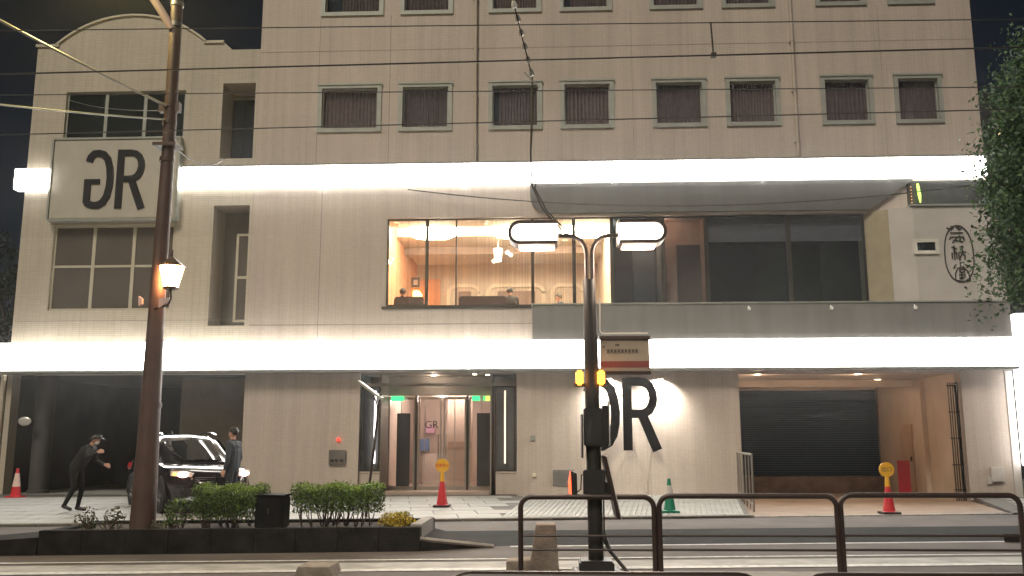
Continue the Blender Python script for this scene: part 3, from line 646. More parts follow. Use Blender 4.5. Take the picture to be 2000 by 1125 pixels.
b = MB(); b.box(5.02, 10.95, 5.9, 6.28, -.3, .40); b.build('garage_low_wall', mat('brown_block_wall', (.16, .12, .095), .8, var=.3, scale=3), bld)
b = MB(); b.box(10.86, 10.999, 2.3, 2.9, -.2, 3.3); b.build('garage_pilaster', GW, bld)
b = MB(); b.box(10.94, 10.999, 3.4, 4.3, -.1, 2.05); dd = b.build('garage_door', mat('tan_steel_door', (.44, .32, .22), .5), bld)
b = MB(); b.box(10.90, 10.939, 3.46, 3.52, .95, 1.08); b.build('handle', BRONZE, dd)
b = MB(); b.box(5.02, 10.98, 2.9, 3.2, 3.16, 3.37); b.build('garage_beam', GW, bld)
for x, y in ((5.75, .5), (8.6, 3.6), (8.5, .5), (9.9, 3.0)):
    b = MB(); b.lathe([(.001, -.012), (.08, -.012), (.09, 0)], (x, y, 3.378), 12); b.build('downlight', DL, bld); light('garage_light', 'POINT', (x, y, 3.25), (1, .68, .45), 26, bld, .08)
b = MB()
for i in range(9):
    xx = 10.72 + i * .03; b.box(xx, xx + .014, .06 + .08 * (i % 2), .10 + .08 * (i % 2), -.02, 3.1)
for z in (.25, .9, 1.6, 2.3, 3.0): b.box(10.70, 11.0, .1, .13, z, z + .03)
b.build('folding_gate', BRONZE, bld)
t = thing('red_board', (10.35, 2.6, -.08), 'red upright board standing by the garage side wall', 'board'); REDB = mat('red_board', (.42, .025, .045), .5, var=.1)
b = MB(); b.rbox(10.17, 10.52, 2.6, 2.64, -.04, .98, .006); b.build('panel', REDB, t)
for x in (10.2, 10.46): b = MB(); b.box(x, x + .03, 2.645, 2.9, -.075, -.035); b.build('foot', BRONZE, t)
# ------------------------------------------------------------------ car port
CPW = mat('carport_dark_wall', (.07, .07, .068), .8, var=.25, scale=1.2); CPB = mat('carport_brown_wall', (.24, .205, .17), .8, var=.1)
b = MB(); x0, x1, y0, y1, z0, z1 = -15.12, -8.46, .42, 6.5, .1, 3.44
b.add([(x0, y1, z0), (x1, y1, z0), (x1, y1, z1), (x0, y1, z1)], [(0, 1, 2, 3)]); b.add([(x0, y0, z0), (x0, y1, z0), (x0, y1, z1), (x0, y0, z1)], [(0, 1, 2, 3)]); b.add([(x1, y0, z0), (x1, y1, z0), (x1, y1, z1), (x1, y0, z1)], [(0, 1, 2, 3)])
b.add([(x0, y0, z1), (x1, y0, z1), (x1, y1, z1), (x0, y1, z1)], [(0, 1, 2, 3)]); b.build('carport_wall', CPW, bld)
b = MB(); b.add([(-15.2, -.05, .126), (-8.46, -.05, .126), (-8.46, 6.5, .126), (-15.2, 6.5, .126)], [(0, 1, 2, 3)]); b.build('carport_floor', SLAB, bld)
b = MB(); b.box(-10.95, -8.6, 1.7, 1.8, .13, 3.43); b.build('carport_partition', CPB, bld)
b = MB(); b.lathe([(.30, 0), (.30, .08), (.26, .1), (.26, 3.29)], (-14.5, .7, .13), 20); b.build('carport_column', mat('carport_column_paint', (.07, .068, .066), .6), bld, True)
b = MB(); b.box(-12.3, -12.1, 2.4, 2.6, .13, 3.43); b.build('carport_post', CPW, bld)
# ------------------------------------------------------------------ small fixtures on the ground-floor wall
b = MB(); b.rbox(-6.05, -5.58, -.07, -.003, .92, 1.32, .012); o = b.build('fire_hydrant_inlet', mat('aged_steel_box', (.22, .20, .185), .4, .6), bld)
for i in range(3): b = MB(); b.lathe([(.05, 0), (.05, .035), (.02, .045)], (0, 0, 0), 12); q = b.build('inlet_cap', BRONZE); q.parent = o; q.location = Vector((-5.95 + i * .13, -.07, 1.05)) - OFF[o.name]; q.rotation_euler = (R(90), 0, 0)
b = MB(); b.ball((-5.80, -.05, 1.61), .045); b.lathe([(.06, 0), (.06, .02)], (-5.8, -.02, 1.57), 10); b.build('alarm_lamp', mat('red_alarm_lamp', (.6, .02, .02), .4, var=0, emit=(1, .05, .03), es=1.4), bld, True)
b = MB(); b.rbox(-.55, -.42, -.03, -.003, 1.56, 1.7, .006); b.build('intercom', ALU, bld); b = MB(); b.rbox(-.50, -.40, -.05, -.003, .6, .7, .006); b.build('outlet_box', PANEL, bld)
b = MB(); b.rbox(.05, .62, -.03, -.003, .36, .79, .006)
for i in range(8): b.box(.09, .58, -.036, -.031, .40 + i * .045, .425 + i * .045)
b.build('vent_grille', mat('grey_grille', (.20, .19, .18), .5), bld)
b = MB(); b.rbox(11.6, 11.95, -.09, -.003, .48, .86, .01); b.box(11.5, 11.62, -.05, -.003, .42, .6); b.build('meter_box', PALE, bld)
# light box standing on the corner, right edge of the picture
t = thing('corner_lightbox', (12.55, -.25, .13), 'tall white light box at the right corner of the building', 'light box')
b = MB(); b.rbox(12.42, 12.9, -.45, -.05, .9, 4.9, .02); b.build('face', mat('corner_box_face', (.9, .9, .9), .4, var=0, emit=(1, .97, .95), es=3.5), t)
b = MB(); b.box(12.45, 12.85, -.4, -.1, .1, .9); b.build('base', PALE, t)

# ------------------------------------------------------------------ signs on the building
Gp = [(.10, .80), (.15, .88), (.26, .935), (.42, .945), (.60, .92), (.74, .84), (.83, .70), (.87, .52), (.855, .36), (.79, .21), (.67, .11), (.50, .06), (.32, .06), (.17, .085), (.085, .12)]
def letters(t, x0, x1, z0, z1, y, d, wk=.115):
    xm = (x0 + x1) / 2; h = z1 - z0; w = h * wk
    def fn(a, c):
        return lambda u, v, dd: (a + u * (c - a), dd, z0 + v * h)
    def rib(pts, a, c, wd, k): B.ribbon([(a + u * (c - a), z0 + v * h) for u, v in pts], wd, XZ, y - .002 * k, y + d)
    B = MB(); a, c = x0, xm - .02 * h
    rib(Gp, a, c, w, 0); rib([(.10, .10), (.10, .50)], a, c, w, 1); rib([(.02, .46), (.52, .46)], a, c, w * .72, 2)
    B.build('letter', BLACK, t)
    B = MB(); a, c = xm + .02 * h, x1
    rib([(.12, 0), (.12, 1)], a, c, w, 0)
    rib([(.1, .945), (.45, .945), (.62, .93), (.75, .88), (.83, .80), (.85, .71), (.81, .62), (.72, .545), (.58, .505), (.45, .50), (.1, .50)], a, c, w * .93, 1)
    rib([(.52, .5), (.93, .0)], a, c, w * 1.05, 2); B.build('letter', BLACK, t)
t = thing('panel_sign', (-12.5, -.2, 7.85), 'cream sign panel with black reversed G and R on the annex', 'sign')
b = MB(); b.rbox(-14.36, -10.68, -.22, -.006, 7.86, 10.22, .02); b.build('panel', SIGNW, t)
b = MB()
for q in ((-14.4, -10.64, 10.222, 10.28), (-14.4, -10.64, 7.80, 7.858)): b.box(q[0], q[1], -.25, -.004, q[2], q[3])
for q in ((-14.42, -14.363), (-10.677, -10.62)): b.box(q[0], q[1], -.25, -.004, 7.858, 10.222)
b.build('panel_rim', ALU, t); letters(t, -13.36, -11.60, 8.14, 9.90, -.25, .03)
t = thing('letter_sign', (1.9, -.3, 1.3), 'big black reversed G and R letters standing off the ground-floor wall', 'sign')
letters(t, *(S(.92, 0, -.28)[0], S(2.95, 0, -.28)[0]), S(0, 1.30, -.28)[1], S(0, 3.26, -.28)[1], -.30, .06, .125)
b = MB()
for x, z in ((1.05, 1.5), (1.75, 3.0), (2.2, 1.5), (2.2, 3.0), (2.75, 1.4)): b.tube([(x, -.25, z), (x, -.004, z)], .018, 6)
b.build('standoff', STEEL, t)
for x, z in ((1.62, 3.36), (3.02, 3.34)):
    b = MB(); b.tube([(x, -.004, z + .03), (x, -.16, z + .04), (x, -.18, z - .05)], .014, 6); b.lathe([(.045, 0), (.055, -.09), (.03, -.1)], (x, -.18, z - .04), 10); b.build('spotlight', PALE, t, True)
    b = MB(); b.lathe([(.001, -.012), (.04, -.012), (.045, 0)], (x, -.18, z - .13), 10); b.build('spotlight_lens', DL, t)
    light('sign_spot', 'SPOT', (x - .02, -.19, z - .20), (1, .94, .84), 420, t, .025, (-.05 if x < 2 else -.12, .75, -1), R(150), 1)
# seal-script emblem in an oval ring on the canted bay
t = thing('wall_emblem', (11.1, -.36, 5.8), 'brown oval emblem with three seal-script characters on the canted bay', 'emblem')
EMB = mat('brown_emblem', (.045, .038, .03), .6)
def em(px, py):            # drawing units of the emblem (7.5 per photo pixel) to wall metres
    x0 = 10.07 + (px / 7.5 + 1770 - 1783) * .01353; z0 = 7.44 - (py / 7.5 + 420 - 440) * .01452
    return S(x0, z0, -.36)
P = [(em(775 + 215 * math.cos(R(a)) * (1 - .05 * math.sin(R(a))), 565 - 410 * math.copysign(abs(math.sin(R(a))) ** .8, math.sin(R(a))))) for a in range(0, 361, 12)]
b = MB(); b.ribbon(P, .028, XZ, -.372, -.346); b.build('ring', EMB, t)
STR = [[(620, 185), (690, 215), (730, 175)], [(690, 160), (685, 230)], [(760, 175), (800, 215), (860, 180)], [(800, 160), (800, 225)], [(670, 265), (860, 262)], [(650, 360), (665, 325), (860, 325), (870, 380)], [(760, 330), (700, 395), (690, 410)], [(700, 370), (850, 395)],
       [(670, 470), (735, 490), (690, 520)], [(705, 450), (705, 655)], [(670, 640), (668, 560), (735, 545), (740, 640)], [(790, 470), (850, 465)], [(770, 545), (880, 540)], [(825, 450), (825, 560), (775, 640)], [(765, 560), (775, 650), (790, 655)], [(825, 560), (860, 600), (855, 655)],
       [(780, 690), (780, 750)], [(715, 720), (675, 775)], [(850, 720), (905, 760)], [(690, 945), (695, 850), (740, 775), (820, 760), (890, 830), (910, 960)], [(765, 790), (830, 790), (830, 835), (765, 835), (765, 790)], [(790, 840), (790, 940)], [(745, 875), (845, 872)], [(750, 920), (835, 905)], [(700, 950), (800, 968), (915, 955)]]
for i, s_ in enumerate(STR):
    if i in (0, 8, 16): B = MB()
    B.ribbon([em(*p) for p in s_], .030 if i < 16 else .026, XZ, -.373 - .0004 * (i % 9), -.346)
    if i in (7, 15, 24): B.build('character', EMB, t)
# ================================================================== STREET THINGS
# ------------------------------------------------------------------ guard fences
def fence(x0, x1, y, z, h, lab, rails=True):
    t = thing('guard_fence', ((x0 + x1) / 2, y, z), lab, 'guard fence', 'brown pipe guard fences of the tram stop'); r = .12
    P = [(x0, y, z - .02)] + [(x0 + r - r * math.cos(R(a)), y, z + h - r + r * math.sin(R(a))) for a in range(0, 91, 15)] + [(x1 - r + r * math.sin(R(a)), y, z + h - r + r * math.cos(R(a))) for a in range(0, 91, 15)] + [(x1, y, z - .02)]
    b = MB(); b.tube(P, .030, 12); b.build('frame', BROWNS, t, True)
    for zz in (z + h * .49, z + h * .31)[: 2 if rails else 1]:
        b = MB(); b.tube([(x0 + .02, y, zz), (x1 - .02, y, zz)], .0135, 8); b.build('rail', BROWNS, t, True)
    for x in (x0, x1):
        b = MB(); b.lathe([(.055, 0), (.055, .012), (.034, .03)], (x, y, z), 14); b.build('foot_collar', BROWNS, t, True)
    return t
fence(-.345, 1.155, -14.45, .06, .84, 'brown pipe guard fence behind the lamp post and the tall concrete block')
fence(1.215, 3.185, -14.45, .06, .85, 'middle brown pipe guard fence before the driveway')
fence(3.235, 5.20, -14.43, .06, .86, 'brown pipe guard fence at the right end of the row')
fence(-.50, .98, -20.6, 0, .882, 'nearest brown guard fence at the lower edge, left of the gap', False)
fence(1.14, 3.2, -20.6, 0, .882, 'nearest brown guard fence at the lower edge, right of the gap', False)
# ------------------------------------------------------------------ concrete blocks
BLK = mat('rough_concrete_block', (.26, .22, .18), .85, var=.3, scale=7, bump=.5, bscale=40)
t = MB(); t.prism([(-.53, 0), (.09, 0), (.05, .56), (-.185, .56), (-.245, .16), (-.53, .145)], XZ, -14.05, -13.7)
o = t.build('concrete_block', BLK); bv = o.modifiers.new('bevel', 'BEVEL'); bv.width = .015; bv.segments = 2
tag(o, 'tall stepped L-shaped concrete block at the foot of the guard fence', 'concrete block')
t = MB(); t.prism([(-2.95, -.01), (-2.50, -.01), (-2.54, .115), (-2.90, .115)], XZ, -14.35, -13.85)
o = t.build('concrete_block', BLK); bv = o.modifiers.new('bevel', 'BEVEL'); bv.width = .012; bv.segments = 2
tag(o, 'low flat concrete block lying on the road at the lower edge', 'concrete block')
# ------------------------------------------------------------------ tram-stop lamp post
X_, Y_ = .49, -14.3
t = thing('lamp_post', (X_, Y_, .06), 'dark double-headed lamp post of the tram stop with boards and boxes', 'lamp post')
b = MB(); b.rbox(.31, .70, Y_ - .2, Y_ + .2, .06, .20, .02); b.build('base', DARKM, t); b = MB(); b.rbox(.24, .78, Y_ - .26, Y_ + .26, .061, .09, .01); b.build('base_plate', DARKM, t)
b = MB(); b.tube([(.505, Y_, .18), (.495, Y_, 1.4), (.485, Y_, 2.5), (.475, Y_, 3.42)], [.088, .087, .085, .072], 14); b.build('column', DARKM, t, True)
LAMP = mat('street_lamp_diffuser', (.9, .85, .8), .4, var=0, emit=(1, .82, .64), es=7); LAMPU = mat('lamp_underside', (.62, .46, .42), .5, var=0, emit=(1, .72, .60), es=.3)
for s, xa, xo, xi in ((-1, .445, -.47, .10), (1, .515, 1.38, .84)):
    arm = [(xa, Y_, 3.38), (xa, Y_, 3.72)] + [(xa + s * .2 * (1 - math.cos(R(a))), Y_, 3.74 + .22 * math.sin(R(a))) for a in range(15, 91, 15)] + [(xi, Y_, 3.965)]
    b = MB(); b.tube(arm, .026, 10); b.build('arm', BROWNS, t, True)
    L = abs(xo - xi); f = lambda u, v, d: (xi + s * u, d, v); zc, hh = 3.98, .125
    P = [(.0, zc + hh)] + [(L - hh + hh * math.sin(R(a)), zc + hh * math.cos(R(a))) for a in range(0, 181, 15)] + [(.0, zc - hh)]
    b = MB(); b.ribbon(P, .04, f, Y_ - .15, Y_ + .15); b.add([f(-.02, zc - hh - .02, Y_ - .15), f(-.02, zc + hh + .02, Y_ - .15), f(-.02, zc + hh + .02, Y_ + .15), f(-.02, zc - hh - .02, Y_ + .15)], [(0, 1, 2, 3)])
    hd = b.build('lamp_head', BROWNS, t)
    Q = [(.0, zc + hh - .025)] + [(L - hh + (hh - .025) * math.sin(R(a)), zc + (hh - .025) * math.cos(R(a))) for a in range(0, 181, 15)] + [(.0, zc - hh + .025)]
    b = MB(); b.prism(Q, f, Y_ - .12, Y_ + .12); b.build('diffuser', LAMP, hd)
    b = MB(); b.add([f(.03, zc - hh - .022, Y_ - .14), f(L - .1, zc - hh - .022, Y_ - .14), f(L - .1, zc - hh - .026, Y_ + .14), f(.03, zc - hh - .026, Y_ + .14), f(.03, zc - hh - .05, Y_ - .12), f(L - .12, zc - hh - .05, Y_ - .12), f(L - .12, zc - hh - .05, Y_ + .12), f(.03, zc - hh - .05, Y_ + .12)],
                    [(0, 1, 2, 3), (4, 5, 6, 7), (0, 1, 5, 4), (1, 2, 6, 5), (2, 3, 7, 6), (3, 0, 4, 7)]); b.build('lower_lens', LAMPU, hd)
    light('lamp_light', 'POINT', (xi + s * L * .5, Y_, 3.72), (1, .78, .60), 75, t, .15)
# notice board
b = MB(); b.rbox(.60, 1.185, -14.16, -14.10, 2.34, 2.72, .006); nb = b.build('notice_board', mat('board_face', (.34, .29, .22), .55, var=.1), t)
b = MB(); b.box(.59, 1.195, -14.18, -14.09, 2.722, 2.76); b.box(.59, 1.195, -14.18, -14.09, 2.30, 2.338); b.build('board_rim', BROWNS, nb)
b = MB(); b.box(.604, 1.18, -14.163, -14.1605, 2.385, 2.46); b.build('red_stripe', mat('red_board_stripe', (.20, .05, .04), .5), nb)
b = MB()
for i in range(9): x = .68 + i * .042; b.box(x, x + .032, -14.163, -14.1605, 2.56 + .003 * (i % 2), 2.602)
b.box(.63, .655, -14.163, -14.1605, 2.62, 2.645); b.box(.78, .83, -14.163, -14.1605, 2.64, 2.665); b.build('board_print', mat('board_print', (.10, .085, .07), .6), nb)
AMB = mat('amber_lens', (.8, .35, .05), .4, var=0, emit=(1, .36, .03), es=3.2)
for x in (.30, .55):
    b = MB(); b.rbox(x, x + .085, Y_ - .13, Y_ - .03, 2.165, 2.335, .02); b.build('amber_light', AMB, t, True)
b = MB(); b.box(.28, .66, Y_ - .03, Y_ + .03, 2.15, 2.19); b.build('amber_bracket', DARKM, t)
b = MB(); b.rbox(.385, .60, Y_ - .14, Y_ + .1, 1.46, 1.90, .015); b.build('control_box', DARKM, t)
b = MB(); b.rbox(.60, .67, Y_ - .12, Y_ + .12, 1.48, 1.93, .01); b.rbox(.355, .372, Y_ - .2, Y_ + .2, 1.33, 1.83, .004); b.build('side_plate', DARKM, t)
b = MB(); b.box(.672, .682, Y_ - .13, Y_ + .13, 1.47, 1.98); b.build('pale_edge_strip', PALE, t)
b = MB(); b.rbox(.37, .62, Y_ - .12, Y_ + .1, .88, 1.2, .012); b.build('junction_box', DARKM, t)
b = MB(); b.prism([(.585, 1.36), (.625, 1.35), (.775, .66), (.73, .67)], XZ, Y_ - .3, Y_ + .25); tp = b.build('tilted_board', BROWNS, t)
b = MB(); b.prism([(.626, 1.35), (.634, 1.36), (.785, .66), (.777, .66)], XZ, Y_ - .3, Y_ + .25); b.build('tilted_board_face', PALE, tp)
b = MB(); b.box(.58, .70, Y_ - .06, Y_ + .06, .86, 1.06); b.build('tilted_board_bracket', DARKM, t)
b = MB(); b.prism([(.235, .92), (.30, .90), (.295, 1.16), (.225, 1.19)], XZ, Y_ - .16, Y_ + .1); rl = b.build('warning_light', DARKM, t)
b = MB(); b.prism([(.205, .94), (.233, .93), (.223, 1.18), (.20, 1.05)], XZ, Y_ - .15, Y_ + .09); b.build('red_lens', mat('red_lens', (.6, .03, .02), .4, var=0, emit=(1, .06, .02), es=3), rl)
b = MB(); b.tube([(.18, Y_, .90), (.34, Y_, .88), (.44, Y_, .87)], .014, 8); b.tube([(.28, Y_ - .05, .93), (.34, Y_ - .05, .98), (.35, Y_ - .05, 1.14), (.40, Y_ - .05, 1.16)], .008, 6); b.build('warning_light_bracket', DARKM, rl)
b = MB(); b.tube([(.595, Y_ - .04, 3.2), (.59, Y_ - .04, 2.8), (.62, Y_ - .04, 2.77), (1.15, Y_ - .04, 2.77)], .008, 6); b.build('conduit', PALE, t)
b = MB(); b.tube([(.60, Y_ - .02, .9), (.60, Y_ - .04, .50), (.61, Y_ - .05, .42), (.66, Y_ - .1, .3), (.86, Y_ - .25, .07), (.95, Y_ - .3, .065)], [.008, .01, .03, .022, .02, .02], 8); b.build('cable', WIREM, t, True)
# ------------------------------------------------------------------ left pole with lantern and street lamp
X_, Y_ = -5.845, -11.85
t = thing('tram_pole', (X_, Y_, .3), 'tall brown pole rising from the planter with orange lantern and lamp arm', 'pole')
b = MB(); b.tube([(X_, Y_, .28), (X_, Y_, .9), (X_, Y_, 3.4), (X_ + .02, Y_, 5.9), (X_ + .0, Y_, 10.3)], [.180, .168, .118, .096, .085], 20); b.build('shaft', POLEM, t, True)
for z, r in ((2.02, .152), (5.75, .112), (6.35, .108), (6.62, .106), (7.95, .1), (8.3, .1)):
    b = MB(); b.lathe([(r, 0), (r, .07)], (X_ + .01, Y_, z), 20); b.build('clamp_band', STEEL if z > 7 else POLEM, t, True)
b = MB(); b.box(-6.02, -5.66, Y_ - .14, Y_ + .14, 5.98, 6.03); b.box(-6.0, -5.68, Y_ - .05, Y_ + .05, 6.55, 6.7); b.build('wire_bracket', POLEM, t)
b = MB(); b.tube([(X_ - .02, Y_ - .05, 7.9), (-6.05, Y_ - .1, 8.2), (-6.7, Y_ - .3, 9.2), (-6.95, Y_ - .35, 9.35)], .062, 10); b.build('lamp_arm', mat('pale_pink_arm', (.48, .36, .34), .5), t, True)
b = MB(); b.rbox(-7.5, -6.85, Y_ - .5, Y_ - .2, 9.27, 9.42, .04); lh = b.build('lamp_head', STEEL, t)
b = MB(); b.rbox(-7.45, -6.95, Y_ - .46, Y_ - .24, 9.23, 9.268, .01); b.build('lamp_lens', mat('sodium_lens', (.9, .7, .3), .4, var=0, emit=(1, .72, .2), es=12), lh)
light('pole_lamp_light', 'POINT', (-6.7, Y_ - .35, 9.1), (1, .80, .30), 480, t, .15)
LANT = mat('lantern_glass', (.9, .6, .4), .4, var=0, emit=(1, .45, .16), es=42)
lx, ly = -5.56, Y_ - .22
b = MB(); b.lathe([(.105, -.2), (.175, .1)], (lx, ly, 3.97), sq=6); lt = b.build('lantern', LANT, t)
b = MB(); b.lathe([(.215, .10), (.19, .125), (.06, .22), (.02, .25), (.018, .34), (.0, .36)], (lx, ly, 3.97), sq=6); b.lathe([(.105, -.235), (.105, -.2)], (lx, ly, 3.97), sq=6)
for k in range(6):
    a = 2 * math.pi * k / 6 + math.pi / 6; c, s = math.cos(a), math.sin(a); b.tube([(lx + .108 * c, ly + .108 * s, 3.77), (lx + .178 * c, ly + .178 * s, 4.07)], .007, 5)
b.build('lantern_cage', BROWNS, lt)
b = MB(); b.tube([(lx, ly, 3.74), (lx + .02, ly, 3.6), (lx - .02, ly, 3.5), (X_, Y_ - .1, 3.46)], .015, 8); b.build('lantern_bracket', BROWNS, t, True)
b = MB(); b.prism([(-5.72, 3.60), (-5.57, 3.61), (-5.57, 3.55), (-5.72, 3.46)], XZ, ly - .01, ly + .04); b.prism([(-6.03, 3.64), (-5.97, 3.6), (-5.97, 3.52), (-6.02, 3.49)], XZ, ly - .01, ly + .04); b.build('sign_plate', mat('pinkish_plate', (.55, .42, .40), .5), t)
# ------------------------------------------------------------------ overhead wires
def wire(pts, r, lab, m=WIREM, name='overhead_wire', grp='tram overhead wires', n=6):
    b = MB(); b.tube(pts, r, n); return tag(b.build(name, m, None, True), lab, 'wire', grp)
def hang(p, q, sag, n=16):
    p, q = Vector(p), Vector(q); return [p.lerp(q, i / n) - Vector((0, 0, sag * 4 * (i / n) * (1 - i / n))) for i in range(n + 1)]
ext = lambda p, q, k: (tuple(Vector(p) + (Vector(p) - Vector(q)) * k), tuple(Vector(q) + (Vector(q) - Vector(p)) * k))
wire(ext((-5.46, -16.71, 5.57), (4.6, -16.51, 5.57), 1), .0055, 'topmost thin overhead wire crossing the upper windows')
wa = wire(ext((-5.15, -16.51, 5.2), (4.47, -16.69, 5.2), 1), .0085, 'thicker contact wire below the topmost wire, with a dropper')
b = MB(); b.tube([(1.61, -16.62, 5.21), (1.60, -16.6, 5.56)], .009, 6); b.box(1.585, 1.635, -16.65, -16.6, 5.185, 5.225); b.build('dropper', WIREM, wa)
wire(ext((-6.48, -15.05, 5.57), (5.47, -14.76, 5.57), 1), .006, 'third overhead wire passing the tops of the curtained windows')
wire(ext((-6.27, -14.72, 5.2), (5.3, -15.03, 5.2), 1), .007, 'lowest overhead wire passing the bottoms of the curtained windows')
wire(hang((-5.86, -11.95, 6.62), (-8.5, -15.7, 7.55), .06), .020, 'thick pale stay rope rising from the pole to the upper left', ROPE, 'stay_wire', 'pale stay wires of the pole')
wire(hang((-5.86, -11.95, 6.40), (-8.6, -15.6, 5.6), .05), .013, 'thinner pale stay wire falling from the pole to the left', ROPE, 'stay_wire', 'pale stay wires of the pole')
wire(hang((-14.2, -.3, 11.5), (-5.9, -11.8, 6.6), .12), .006, 'thin grey wire from the annex window to the pole', ROPE, 'stay_wire', 'pale stay wires of the pole')
wire(hang((-5.75, -11.8, 6.0), (-9.3, -.2, 9.62), .25), .012, 'dark cable from the pole to the annex slot', WIREM, 'service_cable', 'service cables')
wire(hang((-4.0, -.15, 8.62), (12.5, -1.5, 8.35), .62, 24), .017, 'sagging dark cable under the grey canopy', WIREM, 'service_cable', 'service cables')
# cable with strain insulators hanging to the lamp post
t = thing('insulated_cable', (.2, -14.3, 3.98), 'cable with a string of white insulators dropping to the double lamp', 'cable')
b = MB(); P = [(-1.0, -16.2, 8.4), (-.40, -15.0, 6.66), (-.31, -14.8, 6.33), (-.19, -14.35, 5.97), (-.19, -14.3, 5.6), (-.215, -14.3, 5.0), (-.20, -14.3, 4.6), (-.07, -14.3, 4.29), (.2, -14.3, 3.99), (.40, -14.3, 3.90)]
b.tube(P, [.008, .008, .008, .008, .020, .012, .011, .012, .012, .012], 8); b.build('cable', WIREM, t, True)
PORC = mat('porcelain', (.82, .81, .76), .2, var=.1); a0, a1 = Vector(P[1]), Vector(P[3])
for i in range(6):
    p = a0.lerp(a1, i / 5.6); q = a0.lerp(a1, (i + .55) / 5.6); b = MB(); b.tube([p, p.lerp(q, .3), p.lerp(q, .8), q], [.014, .030, .042, .014], 10); b.build('insulator', PORC, t, True)
b = MB(); b.tube([(-.28, -14.4, 6.02), (-.19, -14.35, 5.92), (-.10, -14.3, 5.86)], .014, 6); b.build('clamp', PORC, t)
b = MB(); b.tube([(-.17, -14.3, 4.75), (-.16, -14.3, 4.55), (-.02, -14.3, 4.27), (.24, -14.3, 3.99)], .010, 6); b.build('second_cable', WIREM, t, True)
# ------------------------------------------------------------------ cones
RED = mat('cone_red', (.55, .025, .035), .45, var=.08); REFW = mat('cone_reflective', (.75, .55, .50), .4); GRN = mat('cone_green', (.01, .19, .11), .45, var=.1); RUB = mat('cone_rubber', (.03, .018, .02), .7)
YEL = mat('yellow_sign', (.72, .38, .02), .5, var=.05)
def cone(loc, lab, body, base, h=.70, stripe=None, sign=None, txt=None, tm=None, inner=False):
    t = thing('traffic_cone', loc, lab, 'traffic cone', 'traffic cones on the pavement'); x, y, z = loc; b = MB()
    b.rbox(x - .19, x + .19, y - .19, y + .19, z, z + .045, .012); b.build('base', base, t)
    rr = lambda q: .135 - .105 * q / h
    b = MB(); b.lathe([(.15, .045), (rr(.06), .06), (rr(h), h), (.0, h + .005)], loc, 20); b.build('cone_body', body, t, True)
    if stripe: b = MB(); a, c = stripe; b.lathe([(rr(a) + .003, a), (rr(c) + .003, c)], loc, 20); b.build('reflective_sleeve', REFW if not inner else PALE, t, True)
    if sign:
        b = MB(); b.lathe([(.055, h - .14), (.045, h), (.035, h + .08)], loc, 14); b.build('sign_socket', YEL, t, True)
        b = MB(); rs = .155; n = 24; zc = z + h + .06 + rs
        b.prism([(x + rs * math.cos(2 * math.pi * k / n), zc + rs * math.sin(2 * math.pi * k / n)) for k in range(n)], XZ, y - .02, y + .02); sg = b.build('sign_disc', YEL, t)
        text(txt, .078 if len(txt) > 2 else .115, tm, sg, (x, y - .022, zc), 'sign_lettering', .002)
    return t
cone((-2.46, -4.07, .086), 'red cone with round yellow sign before the entrance doors', RED, RUB, sign=1, txt='駐車禁止', tm=mat('sign_red_print', (.55, .03, .01), .5))
cone((7.13, -5.0, .02), 'red cone with round yellow sign in the garage driveway', RED, RUB, sign=1, txt='出口', tm=mat('sign_dark_print', (.05, .03, .02), .5))
cone((2.49, -5.29, .06), 'green cone with a pale band on the ribbed paving', GRN, GRN, stripe=(.36, .56), inner=True)
cone((-13.82, -1.54, .13), 'red cone with reflective sleeve beside the car port column', RED, RED, h=.74, stripe=(.28, .62))
# convex mirror on the car port column
t = thing('convex_mirror', (-14.6, .2, 2.1), 'pale oval convex mirror on the car port column', 'mirror')
b = MB(); b.ball((-14.72, .12, 2.12), (.19, .04, .13), n=12); b.build('mirror_face', mat('mirror_pale', (.55, .53, .50), .25, .3), t, True)
b = MB(); b.tube([(-14.72, .15, 2.12), (-14.62, .5, 2.12)], .018, 6); b.build('arm', DARKM, t)
# solar-panel post by the entrance
t = thing('panel_post', (-3.68, -6.5, .06), 'thin dark post with a slanted flat panel on top before the entrance', 'post')
b = MB(); b.tube([(-3.70, -6.5, .06), (-3.46, -6.5, 2.5)], .028, 8); b.build('post', BROWNS, t, True)
b = MB(); b.prism([(-3.90, 2.72), (-3.88, 2.76), (-3.42, 2.42), (-3.44, 2.38)], XZ, -6.75, -6.3); b.build('panel', ALU, t)
b = MB(); b.tube([(-3.5, -6.5, 2.2), (-3.62, -6.5, 2.53)], .016, 6); b.build('panel_stay', BROWNS, t)
# handrail at the edge of the driveway
t = thing('handrail', (4.7, -2.4, .1), 'grey steel handrail at the edge of the driveway', 'handrail')
for i in range(6):
    q = i / 5; x, y = 4.95 - .55 * q, -.25 - 4.3 * q; b = MB(); b.tube([(x, y, .02), (x, y, 1.24)], .018 if 0 < i < 5 else .024, 8); b.build('baluster', STEEL, t, True)
b = MB(); b.tube([(4.95, -.25, 1.25), (4.40, -4.55, 1.25)], .026, 10); b.build('top_rail', STEEL, t, True)
b = MB(); b.tube([(4.95, -.25, .22), (4.40, -4.55, .16)], .016, 8); b.build('lower_rail', STEEL, t, True)
